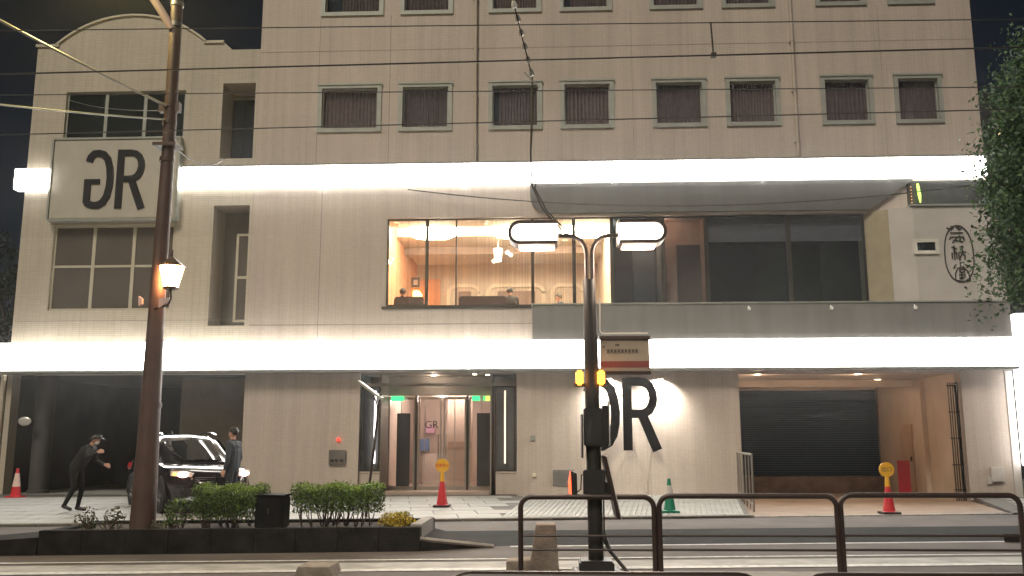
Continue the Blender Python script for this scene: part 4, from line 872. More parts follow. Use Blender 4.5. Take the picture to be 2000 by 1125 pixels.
# ------------------------------------------------------------------ planter on the median
pl = thing('median_planter', (-4.4, -11.6, 0), 'long dark concrete planter on the median below the hedges', 'planter')
SL = .125; FY = lambda x: -11.62 + SL * x                # front face line of the planter
def pslab(x0, x1, d0, d1, z0, z1, m, name, n=1, par=pl):
    b = MB()
    for i in range(n):
        a, c = x0 + (x1 - x0) * i / n + (.002 if n > 1 else 0), x0 + (x1 - x0) * (i + 1) / n - (.002 if n > 1 else 0)
        b = MB(); P = [(a, FY(a) + d0), (c, FY(c) + d0), (c, FY(c) + d1), (a, FY(a) + d1)]
        b.prism(P, lambda u, v, d: (u, v, d), z0, z1); o = b.build(name, m, par)
        if n > 1: bv = o.modifiers.new('bevel', 'BEVEL'); bv.width = .005; bv.segments = 2
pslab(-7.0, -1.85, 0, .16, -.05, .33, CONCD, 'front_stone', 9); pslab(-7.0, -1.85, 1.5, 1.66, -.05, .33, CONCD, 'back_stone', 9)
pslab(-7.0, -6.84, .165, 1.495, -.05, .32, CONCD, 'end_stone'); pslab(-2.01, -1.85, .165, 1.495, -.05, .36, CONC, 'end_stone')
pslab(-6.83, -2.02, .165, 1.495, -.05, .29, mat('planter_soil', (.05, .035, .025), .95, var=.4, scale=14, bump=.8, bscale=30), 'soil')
# low sloping noses at both ends
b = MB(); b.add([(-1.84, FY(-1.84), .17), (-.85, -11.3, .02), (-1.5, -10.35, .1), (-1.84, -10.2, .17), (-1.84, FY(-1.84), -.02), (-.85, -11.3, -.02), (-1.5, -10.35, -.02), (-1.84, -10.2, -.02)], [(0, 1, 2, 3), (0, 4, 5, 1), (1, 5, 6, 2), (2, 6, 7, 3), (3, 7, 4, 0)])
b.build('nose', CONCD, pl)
b = MB(); b.tube([(-1.86, FY(-1.86) + .02, .17), (-.85, -11.32, .015)], .035, 6); b.build('nose_kerb', CONC, pl)
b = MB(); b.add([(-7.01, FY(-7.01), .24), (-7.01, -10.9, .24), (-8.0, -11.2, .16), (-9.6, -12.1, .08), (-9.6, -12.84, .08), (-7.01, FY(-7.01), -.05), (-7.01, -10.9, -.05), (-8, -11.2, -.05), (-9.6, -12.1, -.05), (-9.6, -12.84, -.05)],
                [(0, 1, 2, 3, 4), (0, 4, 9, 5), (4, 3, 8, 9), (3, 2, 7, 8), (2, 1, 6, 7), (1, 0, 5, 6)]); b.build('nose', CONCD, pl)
pr = thing('median_planter', (10, -9.2, 0), 'dark planter island at the right edge below the street tree', 'planter')
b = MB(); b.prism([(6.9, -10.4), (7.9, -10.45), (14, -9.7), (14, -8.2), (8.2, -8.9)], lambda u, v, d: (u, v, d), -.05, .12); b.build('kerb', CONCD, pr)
b = MB(); b.prism([(7.6, -10.2), (13.8, -9.5), (13.8, -8.4), (8.4, -9.05)], lambda u, v, d: (u, v, d), .1, .16); b.build('soil', MATS['planter_soil'], pr)
# ------------------------------------------------------------------ foliage
LEAFS = {k: [mat(k + '_leaf_%d' % i, c, .5, var=.25, scale=9, spec=.3) for i, c in enumerate(cs)] for k, cs in dict(
    tree=((.04, .09, .042), (.065, .13, .055), (.12, .195, .08)), hedge=((.065, .11, .024), (.11, .185, .034), (.22, .34, .06)),
    yellow=((.42, .31, .03), (.60, .46, .05), (.28, .28, .05)), weed=((.06, .08, .03), (.09, .10, .04), (.12, .12, .05)), night=((.012, .02, .012), (.016, .028, .016), (.02, .03, .016))).items()}
BARK = mat('bark', (.07, .05, .04), .9, var=.3, scale=12, bump=.6)
def leaf(b, p, s, rr, mi, up=.35):
    n = Vector((rr.gauss(0, 1), rr.gauss(0, 1), rr.gauss(0, 1) + up)).normalized()
    t = n.orthogonal().normalized(); t = (Matrix.Rotation(rr.uniform(0, 6.28), 3, n) @ t); w = n.cross(t); p = Vector(p)
    b.add([p - t * s * .5, p + w * s * .26 + n * s * .06, p + t * s * .5, p - w * s * .26 + n * s * .06], [(0, 1, 2, 3)], mi)
def tree(name, loc, label, clumps, key, n, s, trunk_r, seed, group=None):
    rr = random.Random(seed); t = thing(name, loc, label, 'tree', group); x, y, z = loc
    b = MB(); tot = sum(c[3] ** 2 * c[4] for c in clumps)
    for cx, cy, cz, r, rz in clumps:
        k = int(n * r * r * rz / tot)
        sub = [(cx + r * rr.gauss(0, .55), cy + r * rr.gauss(0, .55), cz + rz * rr.gauss(0, .5)) for _ in range(max(4, k // 55))]
        for i in range(k):
            if rr.random() < .8: q = rr.choice(sub); p = (q[0] + rr.gauss(0, .17), q[1] + rr.gauss(0, .17), q[2] + rr.gauss(0, .12))
            else: p = (cx + r * rr.gauss(0, .5), cy + r * rr.gauss(0, .5), cz + rz * rr.gauss(0, .5))
            leaf(b, p, s * rr.uniform(.6, 1.25), rr, rr.choice((0, 0, 1, 1, 2)))
    b.build('crown', LEAFS[key], t)
    top = max(c[2] for c in clumps); b = MB(); cx0 = sum(c[0] for c in clumps) / len(clumps); cy0 = sum(c[1] for c in clumps) / len(clumps)
    b.tube([(x, y, z - .1), (x + .03, y, z + (top - z) * .3), (cx0 * .3 + x * .7, cy0 * .3 + y * .7, z + (top - z) * .6), (cx0, cy0, top)], [trunk_r, trunk_r * .8, trunk_r * .5, .02], 10)
    for c in clumps:
        h0 = z + (top - z) * rr.uniform(.28, .5); st = Vector((x, y, h0)); en = Vector(c[:3]); b.tube([st, st.lerp(en, .5) + Vector((0, 0, .25)), en], [trunk_r * .45, trunk_r * .28, .015], 6)
    b.build('trunk', BARK, t, True); return t
tree('street_tree', (10.4, -9.3, .14), 'leafy green street tree over the right edge of the picture',
     [(8.35, -9.3, 4.25, .55, .42), (8.1, -9.2, 4.8, .42, .35), (8.25, -9.2, 5.45, .5, .45), (8.1, -9.4, 6.1, .45, .5), (8.35, -9.3, 6.8, .5, .55), (8.55, -9.3, 7.5, .5, .55), (8.95, -9.3, 8.25, .45, .55), (8.7, -9.5, 5.0, .65, .65), (8.75, -9.2, 6.1, .65, .7), (8.9, -9.4, 7.1, .6, .7), (9.2, -9.2, 5.4, .8, .8), (9.3, -9.4, 6.6, .8, .8), (9.4, -9.2, 7.8, .7, .8), (8.9, -9.0, 4.4, .6, .5), (9.9, -9.4, 6.0, .9, 1.1), (10.4, -9.2, 7.2, .9, 1.0), (9.8, -10.0, 5.0, .8, .8)], 'tree', 120000, .095, .16, 3)
tree('street_tree', (-17.3, 3.5, -.2), 'dim dark tree in the night left of the annex', [(-17.2, 3.5, 5.5, 1.3, 1.3), (-18.2, 3.8, 7.0, 1.4, 1.2), (-17.6, 3.2, 4.2, 1.1, .9), (-16.6, 3.9, 6.6, .8, .8)], 'night', 5000, .17, .18, 5)
def shrub(name, loc, label, x0, x1, y0, y1, z0, z1, key, n, s, seed, cat='hedge', stems=12, clip=True, group=None):
    rr = random.Random(seed); t = thing(name, loc, label, cat, group); b = MB(); cx, cy, hx, hy = (x0 + x1) / 2, (y0 + y1) / 2, (x1 - x0) / 2, (y1 - y0) / 2
    holes = [(rr.uniform(x0, x1), rr.uniform(y0, y1), rr.uniform(z0, z1), rr.uniform(.05, .13)) for _ in range(10)]
    c = 0
    while c < n:
        u, v, w = rr.uniform(-1, 1), rr.uniform(-1, 1), rr.random()
        if clip:
            if abs(u) ** 5 + abs(v) ** 5 > 1 or (w < .35 and rr.random() < .55): continue
            e = 1 - .07 * (w > .92); p = (cx + hx * u * e, cy + hy * v * e, z0 + (z1 - z0) * w + rr.gauss(0, .018) + .03 * math.sin(7 * u + seed) * w)
        else:
            if u * u + v * v + (w * 1.1 - .35) ** 2 > rr.uniform(.5, 1.1): continue
            p = (cx + hx * u, cy + hy * v, z0 + (z1 - z0) * w)
        if any((p[0] - h[0]) ** 2 + (p[1] - h[1]) ** 2 + (p[2] - h[2]) ** 2 < h[3] ** 2 for h in holes) and rr.random() < .7: continue
        leaf(b, p, s * rr.uniform(.6, 1.3), rr, 2 if w > .85 and rr.random() < .7 else rr.choice((0, 0, 1))); c += 1  # top leaves mostly get the palest tone, painting in light from the bands
    b.build('foliage', LEAFS[key], t)
    b = MB(); zb = loc[2]
    for i in range(stems):
        bx, by = cx + hx * rr.uniform(-.75, .75), cy + hy * rr.uniform(-.6, .6)
        for k in range(3):
            ex, ey = bx + rr.uniform(-.16, .16), by + rr.uniform(-.12, .12); b.tube([(bx, by, zb - .03), ((bx + ex) / 2 + rr.uniform(-.03, .03), (by + ey) / 2, (zb + z0) / 2 + .04), (ex, ey, z0 + (z1 - z0) * .6)], [.010, .008, .004], 5)
    b.build('stems', BARK, t); return t
shrub('hedge', (-4.75, -11.5, .29), 'clipped green hedge block between the pole and the dark box', -5.25, -4.20, -11.85, -11.0, .42, .88, 'hedge', 11000, .036, 1, group='clipped hedges in the planter')
shrub('hedge', (-3.2, -11.3, .29), 'wider clipped green hedge block with bare stems right of the dark box', -3.84, -2.50, -11.65, -10.8, .50, .89, 'hedge', 13000, .036, 2, stems=15, group='clipped hedges in the planter')
shrub('bush', (-5.35, -11.7, .29), 'loose pale green bush leaning out left of the hedge', -5.62, -5.18, -11.9, -11.5, .36, .72, 'hedge', 520, .045, 6, 'bush', 4, False)
shrub('yellow_shrub', (-2.25, -11.4, .29), 'low bright yellow-leaved shrub at the right end of the planter', -2.55, -1.98, -11.6, -11.1, .31, .50, 'yellow', 1500, .04, 4, 'shrub', 7, False)
for i, (x, lab, n) in enumerate(((-6.62, 'scraggly weed at the left end of the planter', 170), (-6.22, 'thin weed sprouting just left of the pole', 120), (-5.55, 'small low weed just right of the pole', 60))):
    shrub('weed', (x, -11.95, .29), lab, x - .17, x + .17, -12.1, -11.8, .31, .62 if i < 2 else .42, 'weed', n, .05, 20 + i, 'weed', 4, False, 'weeds in the planter')
shrub('weed', (7.75, -9.9, .15), 'green weed growing at the tip of the right island', 7.4, 8.3, -10.1, -9.6, .15, .32, 'hedge', 500, .05, 31, 'weed', 5, False)
t = thing('utility_box', (-4.07, -11.5, .29), 'black utility box standing between the two hedges', 'utility box')
UBX = mat('black_cabinet', (.006, .006, .0055), .8, spec=.2); b = MB(); b.rbox(-4.26, -3.86, -11.75, -11.35, .30, .74, .015); b.build('cabinet', UBX, t); b = MB(); b.rbox(-4.28, -3.84, -11.77, -11.33, .742, .77, .01); b.build('lid', UBX, t)
b = MB(); b.box(-4.08, -4.05, -11.765, -11.752, .5, .58); b.build('handle', DARKM, t)
# ------------------------------------------------------------------ far building with a few lit windows, right of the corner
t = thing('far_building', (30, 22, -.3), 'dark distant block with a few lit windows behind the street tree', 'building')
b = MB(); b.box(20.5, 40, 22, 34, -.3, 19.5); b.build('wall', mat('night_wall', (.02, .022, .025), .9), t)
b = MB(); b.box(20.3, 40.2, 21.9, 34.1, 19.505, 19.9); b.build('roof', mat('night_roof', (.02, .02, .022), .9), t)
LITW = [mat('lit_window_%d' % i, (.5, .4, .3), .6, var=0, emit=c, es=2.2) for i, c in enumerate(((1, .75, .35), (1, .68, .55), (1, .85, .55)))]
for i, z in enumerate((3, 6, 9, 12, 15, 17.5)):
    for k in range(6):
        x = 21.6 + k * 2.2; lit = (k, i) in ((0, 3), (0, 4), (1, 5), (1, 3), (0, 2), (1, 4))
        b = MB(); b.box(x, x + .75, 21.95, 21.995, z, z + .6); b.build('window', LITW[(i + k) % 3] if lit else DARKGL, t)
# ================================================================== PEOPLE
SKIN = mat('skin', (.50, .28, .20), .6, var=.06); HAIR = mat('dark_hair', (.012, .010, .009), .6)
def capsule(b, p, r0, q, r1, mi=0, n=10):
    p, q = Vector(p), Vector(q); L = (q - p).length
    b.tube([p - (q - p).normalized() * r0 * .6, p - (q - p).normalized() * r0 * .3, p, q, q + (q - p).normalized() * r1 * .3, q + (q - p).normalized() * r1 * .6] if L > 1e-4 else [p, q], [r0 * .72, r0 * .92, r0, r1, r1 * .92, r1 * .72], n, mi)
def person(name, loc, rz, J, mats, label, voxel=.012, group=None, cap=None, hair=True, mask=False):
    """one continuous skin: tapered limbs merged by voxel remesh, clothing zones by nearest limb"""
    t = thing(name, loc, label, 'person', group, rz=rz or 1e-9); segs = []
    def cp(a, r0, c, r1, mi): segs.append((Vector(a), r0, Vector(c), r1, mi))
    pel, ch, nk, hd = [Vector(J[k]) for k in ('pelvis', 'chest', 'neck', 'head')]
    fw = Vector(J.get('face', (1, 0, 0))).normalized(); sd = Vector((0, 0, 1)).cross(fw).normalized(); up = (hd - nk).normalized()
    for s in (-1, 1):
        sy = Vector((0, s, 0))
        cp(pel + sy * .075, .115, ch + sy * .085, .12, 1); cp(ch + sy * .06 + Vector((0, 0, .02)), .11, nk + sy * .07 - up * .07, .075, 1)
        k = 'L' if s > 0 else 'R'; sh, el, wr = [Vector(v) for v in J['arm' + k]]; cp(nk + sy * .08 - up * .08, .07, sh, .065, 1)
        cp(sh, .062, el, .047, 1); cp(el, .046, wr - (wr - el).normalized() * .03, .036, 1); cp(wr - (wr - el).normalized() * .04, .026, wr, .025, 0)
        hv = Vector(J.get('hand' + k, (wr - el).normalized())).normalized(); w = hv.cross(Vector((0, 1, 0)) if abs(hv.y) < .8 else Vector((1, 0, 0))).normalized(); nn = hv.cross(w)
        pc = wr + hv * .085
        for f, ln in ((-.03, .062), (-.010, .075), (.011, .07), (.031, .052)):
            cp(wr + w * f * .5, .016, wr + hv * .085 + w * f, .013, 0); m_ = pc + w * f + hv * ln * .55 + nn * .008; cp(pc + w * f, .0115, m_, .0105, 0); cp(m_, .0105, pc + w * f + hv * ln * .9 + nn * .03, .009, 0)
        cp(wr + w * .02 + hv * .02, .014, wr + w * .052 + hv * .055, .012, 0); cp(wr + w * .052 + hv * .055, .0115, wr + w * .058 + hv * .09 + nn * .012, .010, 0)
        hp, kn, an, to = [Vector(v) for v in J['leg' + k]]; cp(hp, .095, kn, .062, 2); cp(kn, .06, an, .043, 2); cp(an - Vector((0, 0, .02)), .045, to, .036, 3); cp(an + (an - to).normalized() * .03 - Vector((0, 0, .03)), .038, an, .04, 3)
    cp(pel, .13, ch, .13, 1); cp(ch + Vector((0, .06, .06)), .11, Vector(J['armL'][0]) - Vector((0, .035, .02)), .08, 1); cp(ch - Vector((0, .06, -.06)), .11, Vector(J['armR'][0]) + Vector((0, .035, -.02)), .08, 1); cp(nk - up * .03, .07, nk - up * .12, .12, 1); cp(nk - up * .05, .056, nk + up * .06, .05, 0)
    cp(hd + up * .035, .088, hd - up * .015, .078, 0); cp(hd - up * .03 + fw * .02, .07, hd - up * .085 + fw * .035, .045, 0); cp(hd + fw * .082 + up * .0, .012, hd + fw * .098 - up * .028, .015, 0)
    for s in (-1, 1): cp(hd + sd * .084 * s + up * .01, .016, hd + sd * .084 * s - up * .025, .012, 0)
    b = MB()
    for s in segs: capsule(b, s[0], s[1], s[2], s[3])
    me = bpy.data.meshes.new('tmp'); me.from_pydata(b.v, [], b.f); tmp = bpy.data.objects.new('tmp_body', me); COL.objects.link(tmp)
    md = tmp.modifiers.new('r', 'REMESH'); md.mode = 'VOXEL'; md.voxel_size = voxel
    sm = tmp.modifiers.new('s', 'SMOOTH'); sm.iterations = 3; sm.factor = .5
    dg = bpy.context.evaluated_depsgraph_get(); m2 = bpy.data.meshes.new_from_object(tmp.evaluated_get(dg)); bpy.data.objects.remove(tmp)
    m2.materials.clear()
    for m_ in mats: m2.materials.append(m_)
    for p in m2.polygons:
        c = p.center; best = (9, 0)
        for a, r0, q, r1, mi in segs:
            d = q - a; L2 = d.length_squared; u = max(0, min(1, (c - a).dot(d) / L2)) if L2 else 0; dist = (c - a - d * u).length - (r0 + (r1 - r0) * u)
            if dist < best[0]: best = (dist, mi)
        p.material_index = best[1]; p.use_smooth = True
    o = bpy.data.objects.new('body', m2); COL.objects.link(o); o.parent = t
    B = MB()
    if cap:
        c0 = hd + up * .045; vs = []; n = 20
        for i in range(6):
            a = R(90) * i / 5
            vs += [c0 + (fw * math.cos(2 * math.pi * k / n) * .104 + sd * math.sin(2 * math.pi * k / n) * .096) * math.cos(a) + up * .085 * math.sin(a) for k in range(n)]
        B.add(vs, [(i * n + k, i * n + (k + 1) % n, (i + 1) * n + (k + 1) % n, (i + 1) * n + k) for i in range(5) for k in range(n)])
        br = [c0 + fw * (.09 + .085 * math.cos(R(a))) + sd * .085 * math.sin(R(a)) - up * .012 * math.cos(R(a)) for a in range(-90, 91, 15)]
        B.add(br + [v + up * .008 for v in br], [tuple(range(13)), tuple(reversed(range(13, 26)))] + [(i, i + 1, i + 14, i + 13) for i in range(12)])
        c_ = B.build('cap', cap, None, True); c_.parent = t
    if hair:
        H = MB(); n = 18; vs = []
        for i in range(9):
            a = R(-46 + 136 * i / 8)
            for k in range(n):
                ph = 2 * math.pi * k / n; back = .5 - .5 * math.cos(ph); rad = .105 + .006 * math.sin(5 * ph + i)
                aa = a if a > R(22) else R(22) + (a - R(22)) * min(1, back * 1.25)
                vs.append(hd + up * .03 + (fw * math.cos(ph) * (rad * .98) + sd * math.sin(ph) * rad * .93 - fw * .008) * math.cos(aa) + up * (rad * 1.03) * math.sin(aa))
        H.add(vs, [(i * n + k, i * n + (k + 1) % n, (i + 1) * n + (k + 1) % n, (i + 1) * n + k) for i in range(8) for k in range(n)])
        h_ = H.build('hair', HAIR, None, True); h_.parent = t
    if mask:
        K = MB(); K.ball(hd + fw * .055 - up * .05, .058, n=8); k_ = K.build('face_mask', mat('white_mask', (.62, .60, .58), .8), None, True); k_.parent = t
    for s in (-1, 1):
        E_ = MB(); E_.ball(hd + fw * .082 + sd * .032 * s + up * .012, .0095, n=6); e_ = E_.build('eye', HAIR, None, True); e_.parent = t
    return t
BLKC = mat('black_jacket', (.009, .009, .0105), .8, var=.3, scale=8); BLKT = mat('black_trousers', (.007, .007, .009), .85, var=.2); SHOE = mat('dark_shoes', (.02, .018, .018), .5)
BLUES = mat('blue_grey_shirt', (.035, .048, .065), .8, var=.15); NAVT = mat('navy_trousers', (.02, .024, .035), .8)
person('person', (-10.18, -5.6, .084), 0, dict(pelvis=(.04, 0, .92), chest=(.22, 0, 1.20), neck=(.32, 0, 1.38), head=(.41, 0, 1.50), face=(1, 0, -.12),
       armL=((.29, .19, 1.31), (.33, .25, 1.05), (.55, .20, .97)), armR=((.29, -.19, 1.31), (.36, -.27, 1.12), (.55, -.16, 1.24)), handL=(.9, 0, -.35), handR=(.95, .1, .15),
       legL=((.03, .09, .92), (.14, .10, .50), (.07, .10, .08), (.24, .10, .035)), legR=((.03, -.09, .92), (.06, -.10, .48), (-.12, -.10, .13), (.03, -.10, .05))),
       [SKIN, BLKC, BLKT, SHOE], 'person in black with a cap, leaning forward and gesturing beside the car', cap=mat('dark_cap', (.02, .03, .03), .6), mask=True)
person('person', (-6.55, -6.2, .068), R(170), dict(pelvis=(0, 0, .95), chest=(.0, 0, 1.28), neck=(.01, 0, 1.50), head=(.02, 0, 1.64), face=(1, .25, -.1),
       armL=((.0, .20, 1.43), (-.03, .25, 1.14), (.05, .24, .90)), armR=((.0, -.20, 1.43), (-.03, -.25, 1.14), (.06, -.24, .90)),
       legL=((0, .09, .94), (.02, .10, .50), (-.01, .10, .09), (.16, .12, .035)), legR=((0, -.09, .94), (.02, -.10, .50), (-.02, -.11, .09), (.15, -.13, .035))),
       [SKIN, BLUES, NAVT, SHOE], 'dark-haired person in a blue-grey shirt standing behind the car')
def diner(loc, rz, label, shirt):
    person('person', loc, rz, dict(pelvis=(0, 0, .50), chest=(.02, 0, .84), neck=(.05, 0, 1.05), head=(.07, 0, 1.18), face=(1, 0, -.15),
           armL=((.04, .19, .98), (.10, .25, .72), (.33, .18, .72)), armR=((.04, -.19, .98), (.10, -.25, .72), (.33, -.18, .72)),
           legL=((0, .09, .50), (.42, .10, .52), (.44, .10, .09), (.58, .10, .035)), legR=((0, -.09, .50), (.42, -.10, .52), (.44, -.10, .09), (.58, -.10, .035))), [SKIN, shirt, NAVT, SHOE], label, .018, 'diners in the restaurant')
diner((-1.15, 1.32, 4.72), R(100), 'diner with dark hair seated at the right end of the middle sofa', BLKC)
diner((-4.35, 1.3, 4.72), R(80), 'diner seated on the sofa by the terracotta wall', BLKC)
diner((.35, 2.6, 4.72), R(200), 'diner seated behind the left street lamp head in the restaurant', BLUES)
# ================================================================== THE CAR (x forward from the tail, y to its left)
PAINT = mat('black_car_paint', (.012, .010, .011), .16, .0, var=0, coat=1.0, spec=.6); TYRE = mat('tyre', (.015, .015, .015), .85); RIM = mat('alloy_rim', (.42, .42, .42), .3, .9); CGL = mat('car_glass', (.012, .014, .014), .03, var=0, spec=.8)
CHR = mat('chrome', (.7, .7, .7), .12, 1, var=0); PLAS = mat('black_plastic', (.02, .02, .02), .6)
car = local('car', 'black car nosing out of the car port with a lit headlamp', 'car')
def loft(sec, closed=False):
    b = MB(); n = len(sec[0]); vs = [p for s in sec for p in s]
    b.add(vs, [(i * n + k, i * n + k + 1, (i + 1) * n + k + 1, (i + 1) * n + k) for i in range(len(sec) - 1) for k in range(n - 1)] + [tuple(reversed(range(n))), tuple(range((len(sec) - 1) * n, len(sec) * n))]); return b
def bsec(x, zl, zb, w, tuck=.08):
    h = [(w - tuck, zl), (w - .03, zl + .1), (w, zl + (zb - zl) * .45), (w - .015, zl + (zb - zl) * .75), (w - .05, zb - .03), (w - .10, zb)]
    return [(x, -a, z) for a, z in h][::1] + [(x, 0, zb + .02)] + [(x, a, z) for a, z in reversed(h)]
S_ = [(0.0, .42, .80, .66), (.03, .33, .93, .78), (.12, .26, 1.0, .84), (.5, .24, 1.02, .88), (1.2, .22, 1.0, .89), (2.2, .22, .98, .89), (2.9, .22, .99, .885), (3.3, .23, .965, .875), (3.7, .25, .93, .85), (3.95, .27, .885, .79), (4.12, .30, .83, .69), (4.22, .34, .77, .56), (4.27, .42, .68, .40)]
b = loft([bsec(*s) for s in S_]); b.build('body', PAINT, car, True)
def csec(x, zr, wb, wr, zb=.98):
    h = [(wb, zb), (wb - .02, zb + (zr - zb) * .2), (wr + (wb - wr) * .28, zr - (zr - zb) * .27), (wr * .97, zr - (zr - zb) * .12), (wr * .86, zr - (zr - zb) * .045), (wr * .6, zr - .005)]
    return [(x, -a, z) for a, z in h] + [(x, 0, zr + .02)] + [(x, a, z) for a, z in reversed(h)]
C_ = [(.10, 1.06, .76, .70), (.28, 1.38, .79, .66), (.42, 1.53, .80, .63), (.8, 1.60, .81, .62), (1.4, 1.63, .815, .62), (2.0, 1.60, .81, .61), (2.35, 1.50, .80, .61), (2.75, 1.24, .79, .64), (3.05, 1.02, .77, .70)]
b = loft([csec(*s) for s in C_]); b.build('cabin', PAINT, car, True)
def pane(name, P, m=CGL, off=(0, 0, 0), par=car):
    b = MB(); n = len(P); o_ = Vector(off); b.add([Vector(p) + o_ for p in P] + [Vector(p) - o_ * .3 for p in P], [tuple(range(n)), tuple(reversed(range(n, 2 * n)))] + [(i, (i + 1) % n, (i + 1) % n + n, i + n) for i in range(n)]); return b.build(name, m, par)
pane('rear_window', [(.135, -.64, 1.09), (.135, .64, 1.09), (.275, .60, 1.36), (.36, .54, 1.46), (.36, -.54, 1.46), (.275, -.60, 1.36)], off=(-.022, 0, .014))
b = MB(); b.tube([(.14, 0, 1.09), (.10, .0, 1.08), (.17, .38, 1.17)], .010, 6); b.build('rear_wiper', PLAS, car)
b = MB(); b.rbox(.30, .50, -.58, .58, 1.535, 1.56, .01); b.build('roof_spoiler', PAINT, car)
for s in (1, -1):
    yb, yt = s * .815, s * .665; o_ = (0, s * .012, .004)
    pane('side_window', [(.55, yb * .985, 1.05), (1.30, yb, 1.05), (1.32, yt, 1.52), (.75, yt * .97, 1.50)], off=o_); pane('side_window', [(1.38, yb, 1.05), (2.30, yb, 1.05), (2.42, s * .735, 1.30), (2.10, yt * 1.0, 1.50), (1.40, yt, 1.53)], off=o_)
    pane('window_trim', [(.45, s * .835, 1.015), (2.75, s * .835, 1.0), (2.75, s * .83, 1.03), (.45, s * .83, 1.045)], CHR, (0, s * .012, 0))
    b = MB(); b.tube([(.6, s * .60, 1.60), (.75, s * .60, 1.645), (1.4, s * .60, 1.675), (2.0, s * .59, 1.645), (2.15, s * .59, 1.60)], .018, 6); b.build('roof_rail', CHR, car, True)
    b = MB(); b.ball((2.42, s * .99, 1.06), (.07, .11, .075)); b.tube([(2.42, s * .84, 1.02), (2.42, s * .92, 1.04)], .02, 6); b.build('wing_mirror', PAINT, car, True)
    for x in (1.15, 2.05): b = MB(); b.rbox(x, x + .2, s * .90 - .02, s * .90 + .02, .86, .90, .012); b.build('door_handle', CHR, car)
    for x in (1.36, 2.42): b = MB(); b.box(x, x + .008, s * .884 - .012, s * .884 + .012, .34, .95); b.build('door_gap', PLAS, car)
    b = MB(); b.box(.9, 3.1, s * .872 - .02, s * .872 + .02, .22, .33); b.build('sill', PLAS, car)
    P = [(.028, s * .50, .80), (.028, s * .50, .94), (.075, s * .70, .97), (.20, s * .825, .98), (.20, s * .855, .86), (.06, s * .78, .79)]
    b = MB(); b.add([Vector(p) + Vector((-.03, s * .02, .0)) for p in P] + [Vector(p) + Vector((.05, -s * .05, 0)) for p in P], [tuple(range(6)), tuple(reversed(range(6, 12)))] + [(i, (i + 1) % 6, (i + 1) % 6 + 6, i + 6) for i in range(6)])
    b.build('tail_lamp', mat('tail_lamp_red', (.35, .02, .02), .2, var=0), car)
    b = MB(); b.box(-.012, .02, s * .55 - .06, s * .55 + .06, .46, .50); b.build('reflector', mat('red_reflector', (.5, .03, .02), .3), car)
    for x in (.78, 3.36):
        w = s * .79; r_ = .33; b = MB(); yc = w
        prof = [(.20, -.10), (.29, -.105), (.325, -.07), (.33, 0), (.325, .07), (.29, .105), (.20, .10)]
        n = 24; vs = []
        for rr_, d in prof: vs += [(x + rr_ * math.cos(2 * math.pi * k / n), yc + d, .33 + rr_ * math.sin(2 * math.pi * k / n)) for k in range(n)]
        b.add(vs, [(i * n + k, i * n + (k + 1) % n, (i + 1) * n + (k + 1) % n, (i + 1) * n + k) for i in range(6) for k in range(n)]); wh = b.build('wheel', TYRE, car, True)
        b = MB(); ys = yc + s * .085
        for k in range(5):
            a = 2 * math.pi * k / 5 + .3; da = .20
            b.add([(x + .05 * math.cos(a - .6), ys + s * .02, .33 + .05 * math.sin(a - .6)), (x + .21 * math.cos(a - da), ys, .33 + .21 * math.sin(a - da)), (x + .21 * math.cos(a + da), ys, .33 + .21 * math.sin(a + da)), (x + .05 * math.cos(a + .6), ys + s * .02, .33 + .05 * math.sin(a + .6))], [(0, 1, 2, 3)])
        vs = []
        for rr_, d in ((.195, 0), (.22, .012), (.22, -.05), (.195, -.05)): vs += [(x + rr_ * math.cos(2 * math.pi * k / n), ys + s * d, .33 + rr_ * math.sin(2 * math.pi * k / n)) for k in range(n)]
        b.add(vs, [(i * n + k, i * n + (k + 1) % n, (i + 1) * n + (k + 1) % n, (i + 1) * n + k) for i in range(3) for k in range(n)]); b.build('rim', RIM, wh)
        b = MB(); P = [(x + .385 * math.cos(R(a)), .33 + .385 * math.sin(R(a))) for a in range(-8, 189, 14)]; b.ribbon(P, .07, lambda u, v, d: (u, d, v), s * .86, s * .9); b.build('wheel_arch', PLAS, car)
        b = MB(); b.prism([(x + .36 * math.cos(2 * math.pi * k / 24), .34 + .36 * math.sin(2 * math.pi * k / 24)) for k in range(24)], lambda u, v, d: (u, d, v), s * .70, s * .884); b.build('wheel_well', PLAS, car)
b = MB(); nu, nv = 12, 6; vs = []
for iv in range(nv + 1):
    q = iv / nv
    for iu in range(nu + 1):
        s = iu / nu * 2 - 1; vs.append((3.02 + (2.42 - 3.02) * q - .20 * s ** 4 + .03, s * (.70 - .13 * q), 1.06 + .44 * q - .02 * q * q - .035 * s * s + .016))
b.add(vs, [(i * (nu + 1) + k, i * (nu + 1) + k + 1, (i + 1) * (nu + 1) + k + 1, (i + 1) * (nu + 1) + k) for i in range(nv) for k in range(nu)]); b.build('windscreen', CGL, car, True)
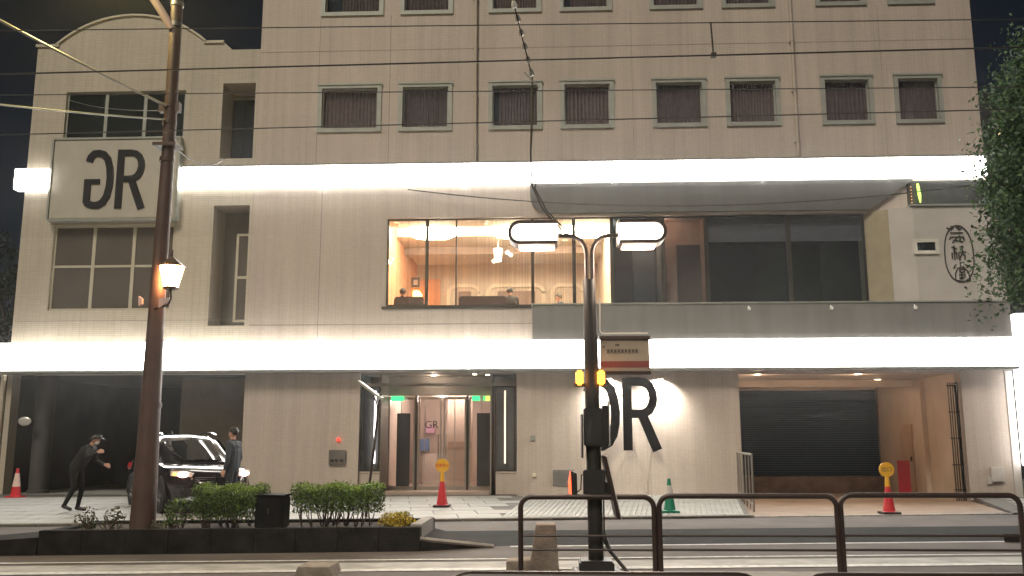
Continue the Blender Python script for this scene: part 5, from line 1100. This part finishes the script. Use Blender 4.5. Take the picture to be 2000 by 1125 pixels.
for s in (1, -1):
    P = [(4.10, s * .50, .70), (4.215, s * .46, .74), (4.20, s * .46, .82), (4.06, s * .60, .86), (3.86, s * .79, .86), (3.90, s * .80, .76)]
    b = MB(); b.add([Vector(p) + Vector((.035, s * .025, .004)) for p in P] + [Vector(p) - Vector((.08, s * .08, 0)) for p in P], [tuple(range(6)), tuple(reversed(range(6, 12)))] + [(i, (i + 1) % 6, (i + 1) % 6 + 6, i + 6) for i in range(6)])
    hl = b.build('headlamp', mat('headlamp_lens', (.6, .55, .5), .15, var=0, spec=.8), car)
    b = MB(); b.ball((4.13, s * .60, .79), (.075, .14, .06)); b.build('headlamp_bulb', mat('lit_headlamp', (.9, .8, .7), .4, var=0, emit=(1, .45, .36), es=10), hl, True)
    b = MB(); b.ball((3.98, s * .745, .80), (.05, .05, .035)); b.build('turn_signal', mat('car_amber', (.8, .3, .05), .4, var=0, emit=(1, .32, .06), es=3), hl, True)
    light('headlamp_light', 'SPOT', (4.32, s * .62, .79), (1, .72, .58), 9, car, .05, (1, 0, -.12), R(110), 1)
    b = MB(); b.lathe([(.001, 0), (.05, 0), (.055, -.02)], (0, 0, 0), 12); q = b.build('fog_lamp', CHR, car); q.location = (4.20, s * .60, .42); q.rotation_euler = (0, R(90), 0)
    b = MB(); b.tube([(3.02, s * .1, 1.055), (2.97, s * .35, 1.10), (2.80, s * .52, 1.235)], .009, 6); b.build('front_wiper', PLAS, car)
b = MB()
for i in range(5): b.rbox(4.20, 4.27, -.42, .42, .56 + i * .04, .575 + i * .04, .004)
b.build('grille', CHR, car); b = MB(); b.rbox(4.10, 4.285, -.66, .66, .36, .52, .03); b.build('front_bumper', PLAS, car)
b = MB(); b.rbox(4.285, 4.30, -.17, .17, .42, .54, .004); b.build('number_plate', mat('plate_white', (.6, .6, .55), .5), car)
b = MB(); b.rbox(-.045, .10, -.76, .76, .36, .56, .03); b.build('rear_bumper', PLAS, car); b = MB(); b.rbox(-.052, -.03, -.17, .17, .66, .80, .006); b.build('number_plate', mat('plate_white', (.6, .6, .55), .5), car)
b = MB(); b.rbox(-.05, .0, -.45, .45, .86, .89, .01); b.build('tailgate_trim', CHR, car)
b = MB(); b.prism([(.5, 1.63), (.7, 1.64), (.55, 1.72)], lambda u, v, d: (u, d, v), -.01, .01); b.build('roof_fin', CHR, car)
fwd = Vector((.6, -.8)); place(car, (-9.47, -2.73, .085), math.atan2(fwd.y, fwd.x))
# ------------------------------------------------------------------ added haze volume imitating bloom round the lights
b = MB(); b.box(-155, 155, -105, 185, -1.3, 20.6); hz = b.build('haze', None)
hz.data.materials.clear(); hm = bpy.data.materials.new('bloom_haze'); hm.use_nodes = True; nt = hm.node_tree
for x in list(nt.nodes): nt.nodes.remove(x)
ho = nt.nodes.new('ShaderNodeOutputMaterial'); hv = nt.nodes.new('ShaderNodeVolumePrincipled')
hv.inputs['Color'].default_value = (.9, .9, .9, 1); hv.inputs['Density'].default_value = .0009; hv.inputs['Anisotropy'].default_value = .88
nt.links.new(hv.outputs[0], ho.inputs['Volume']); hz.data.materials.append(hm); tag(hz, 'thin added haze imitating glow round the lights', 'haze', kind='stuff')
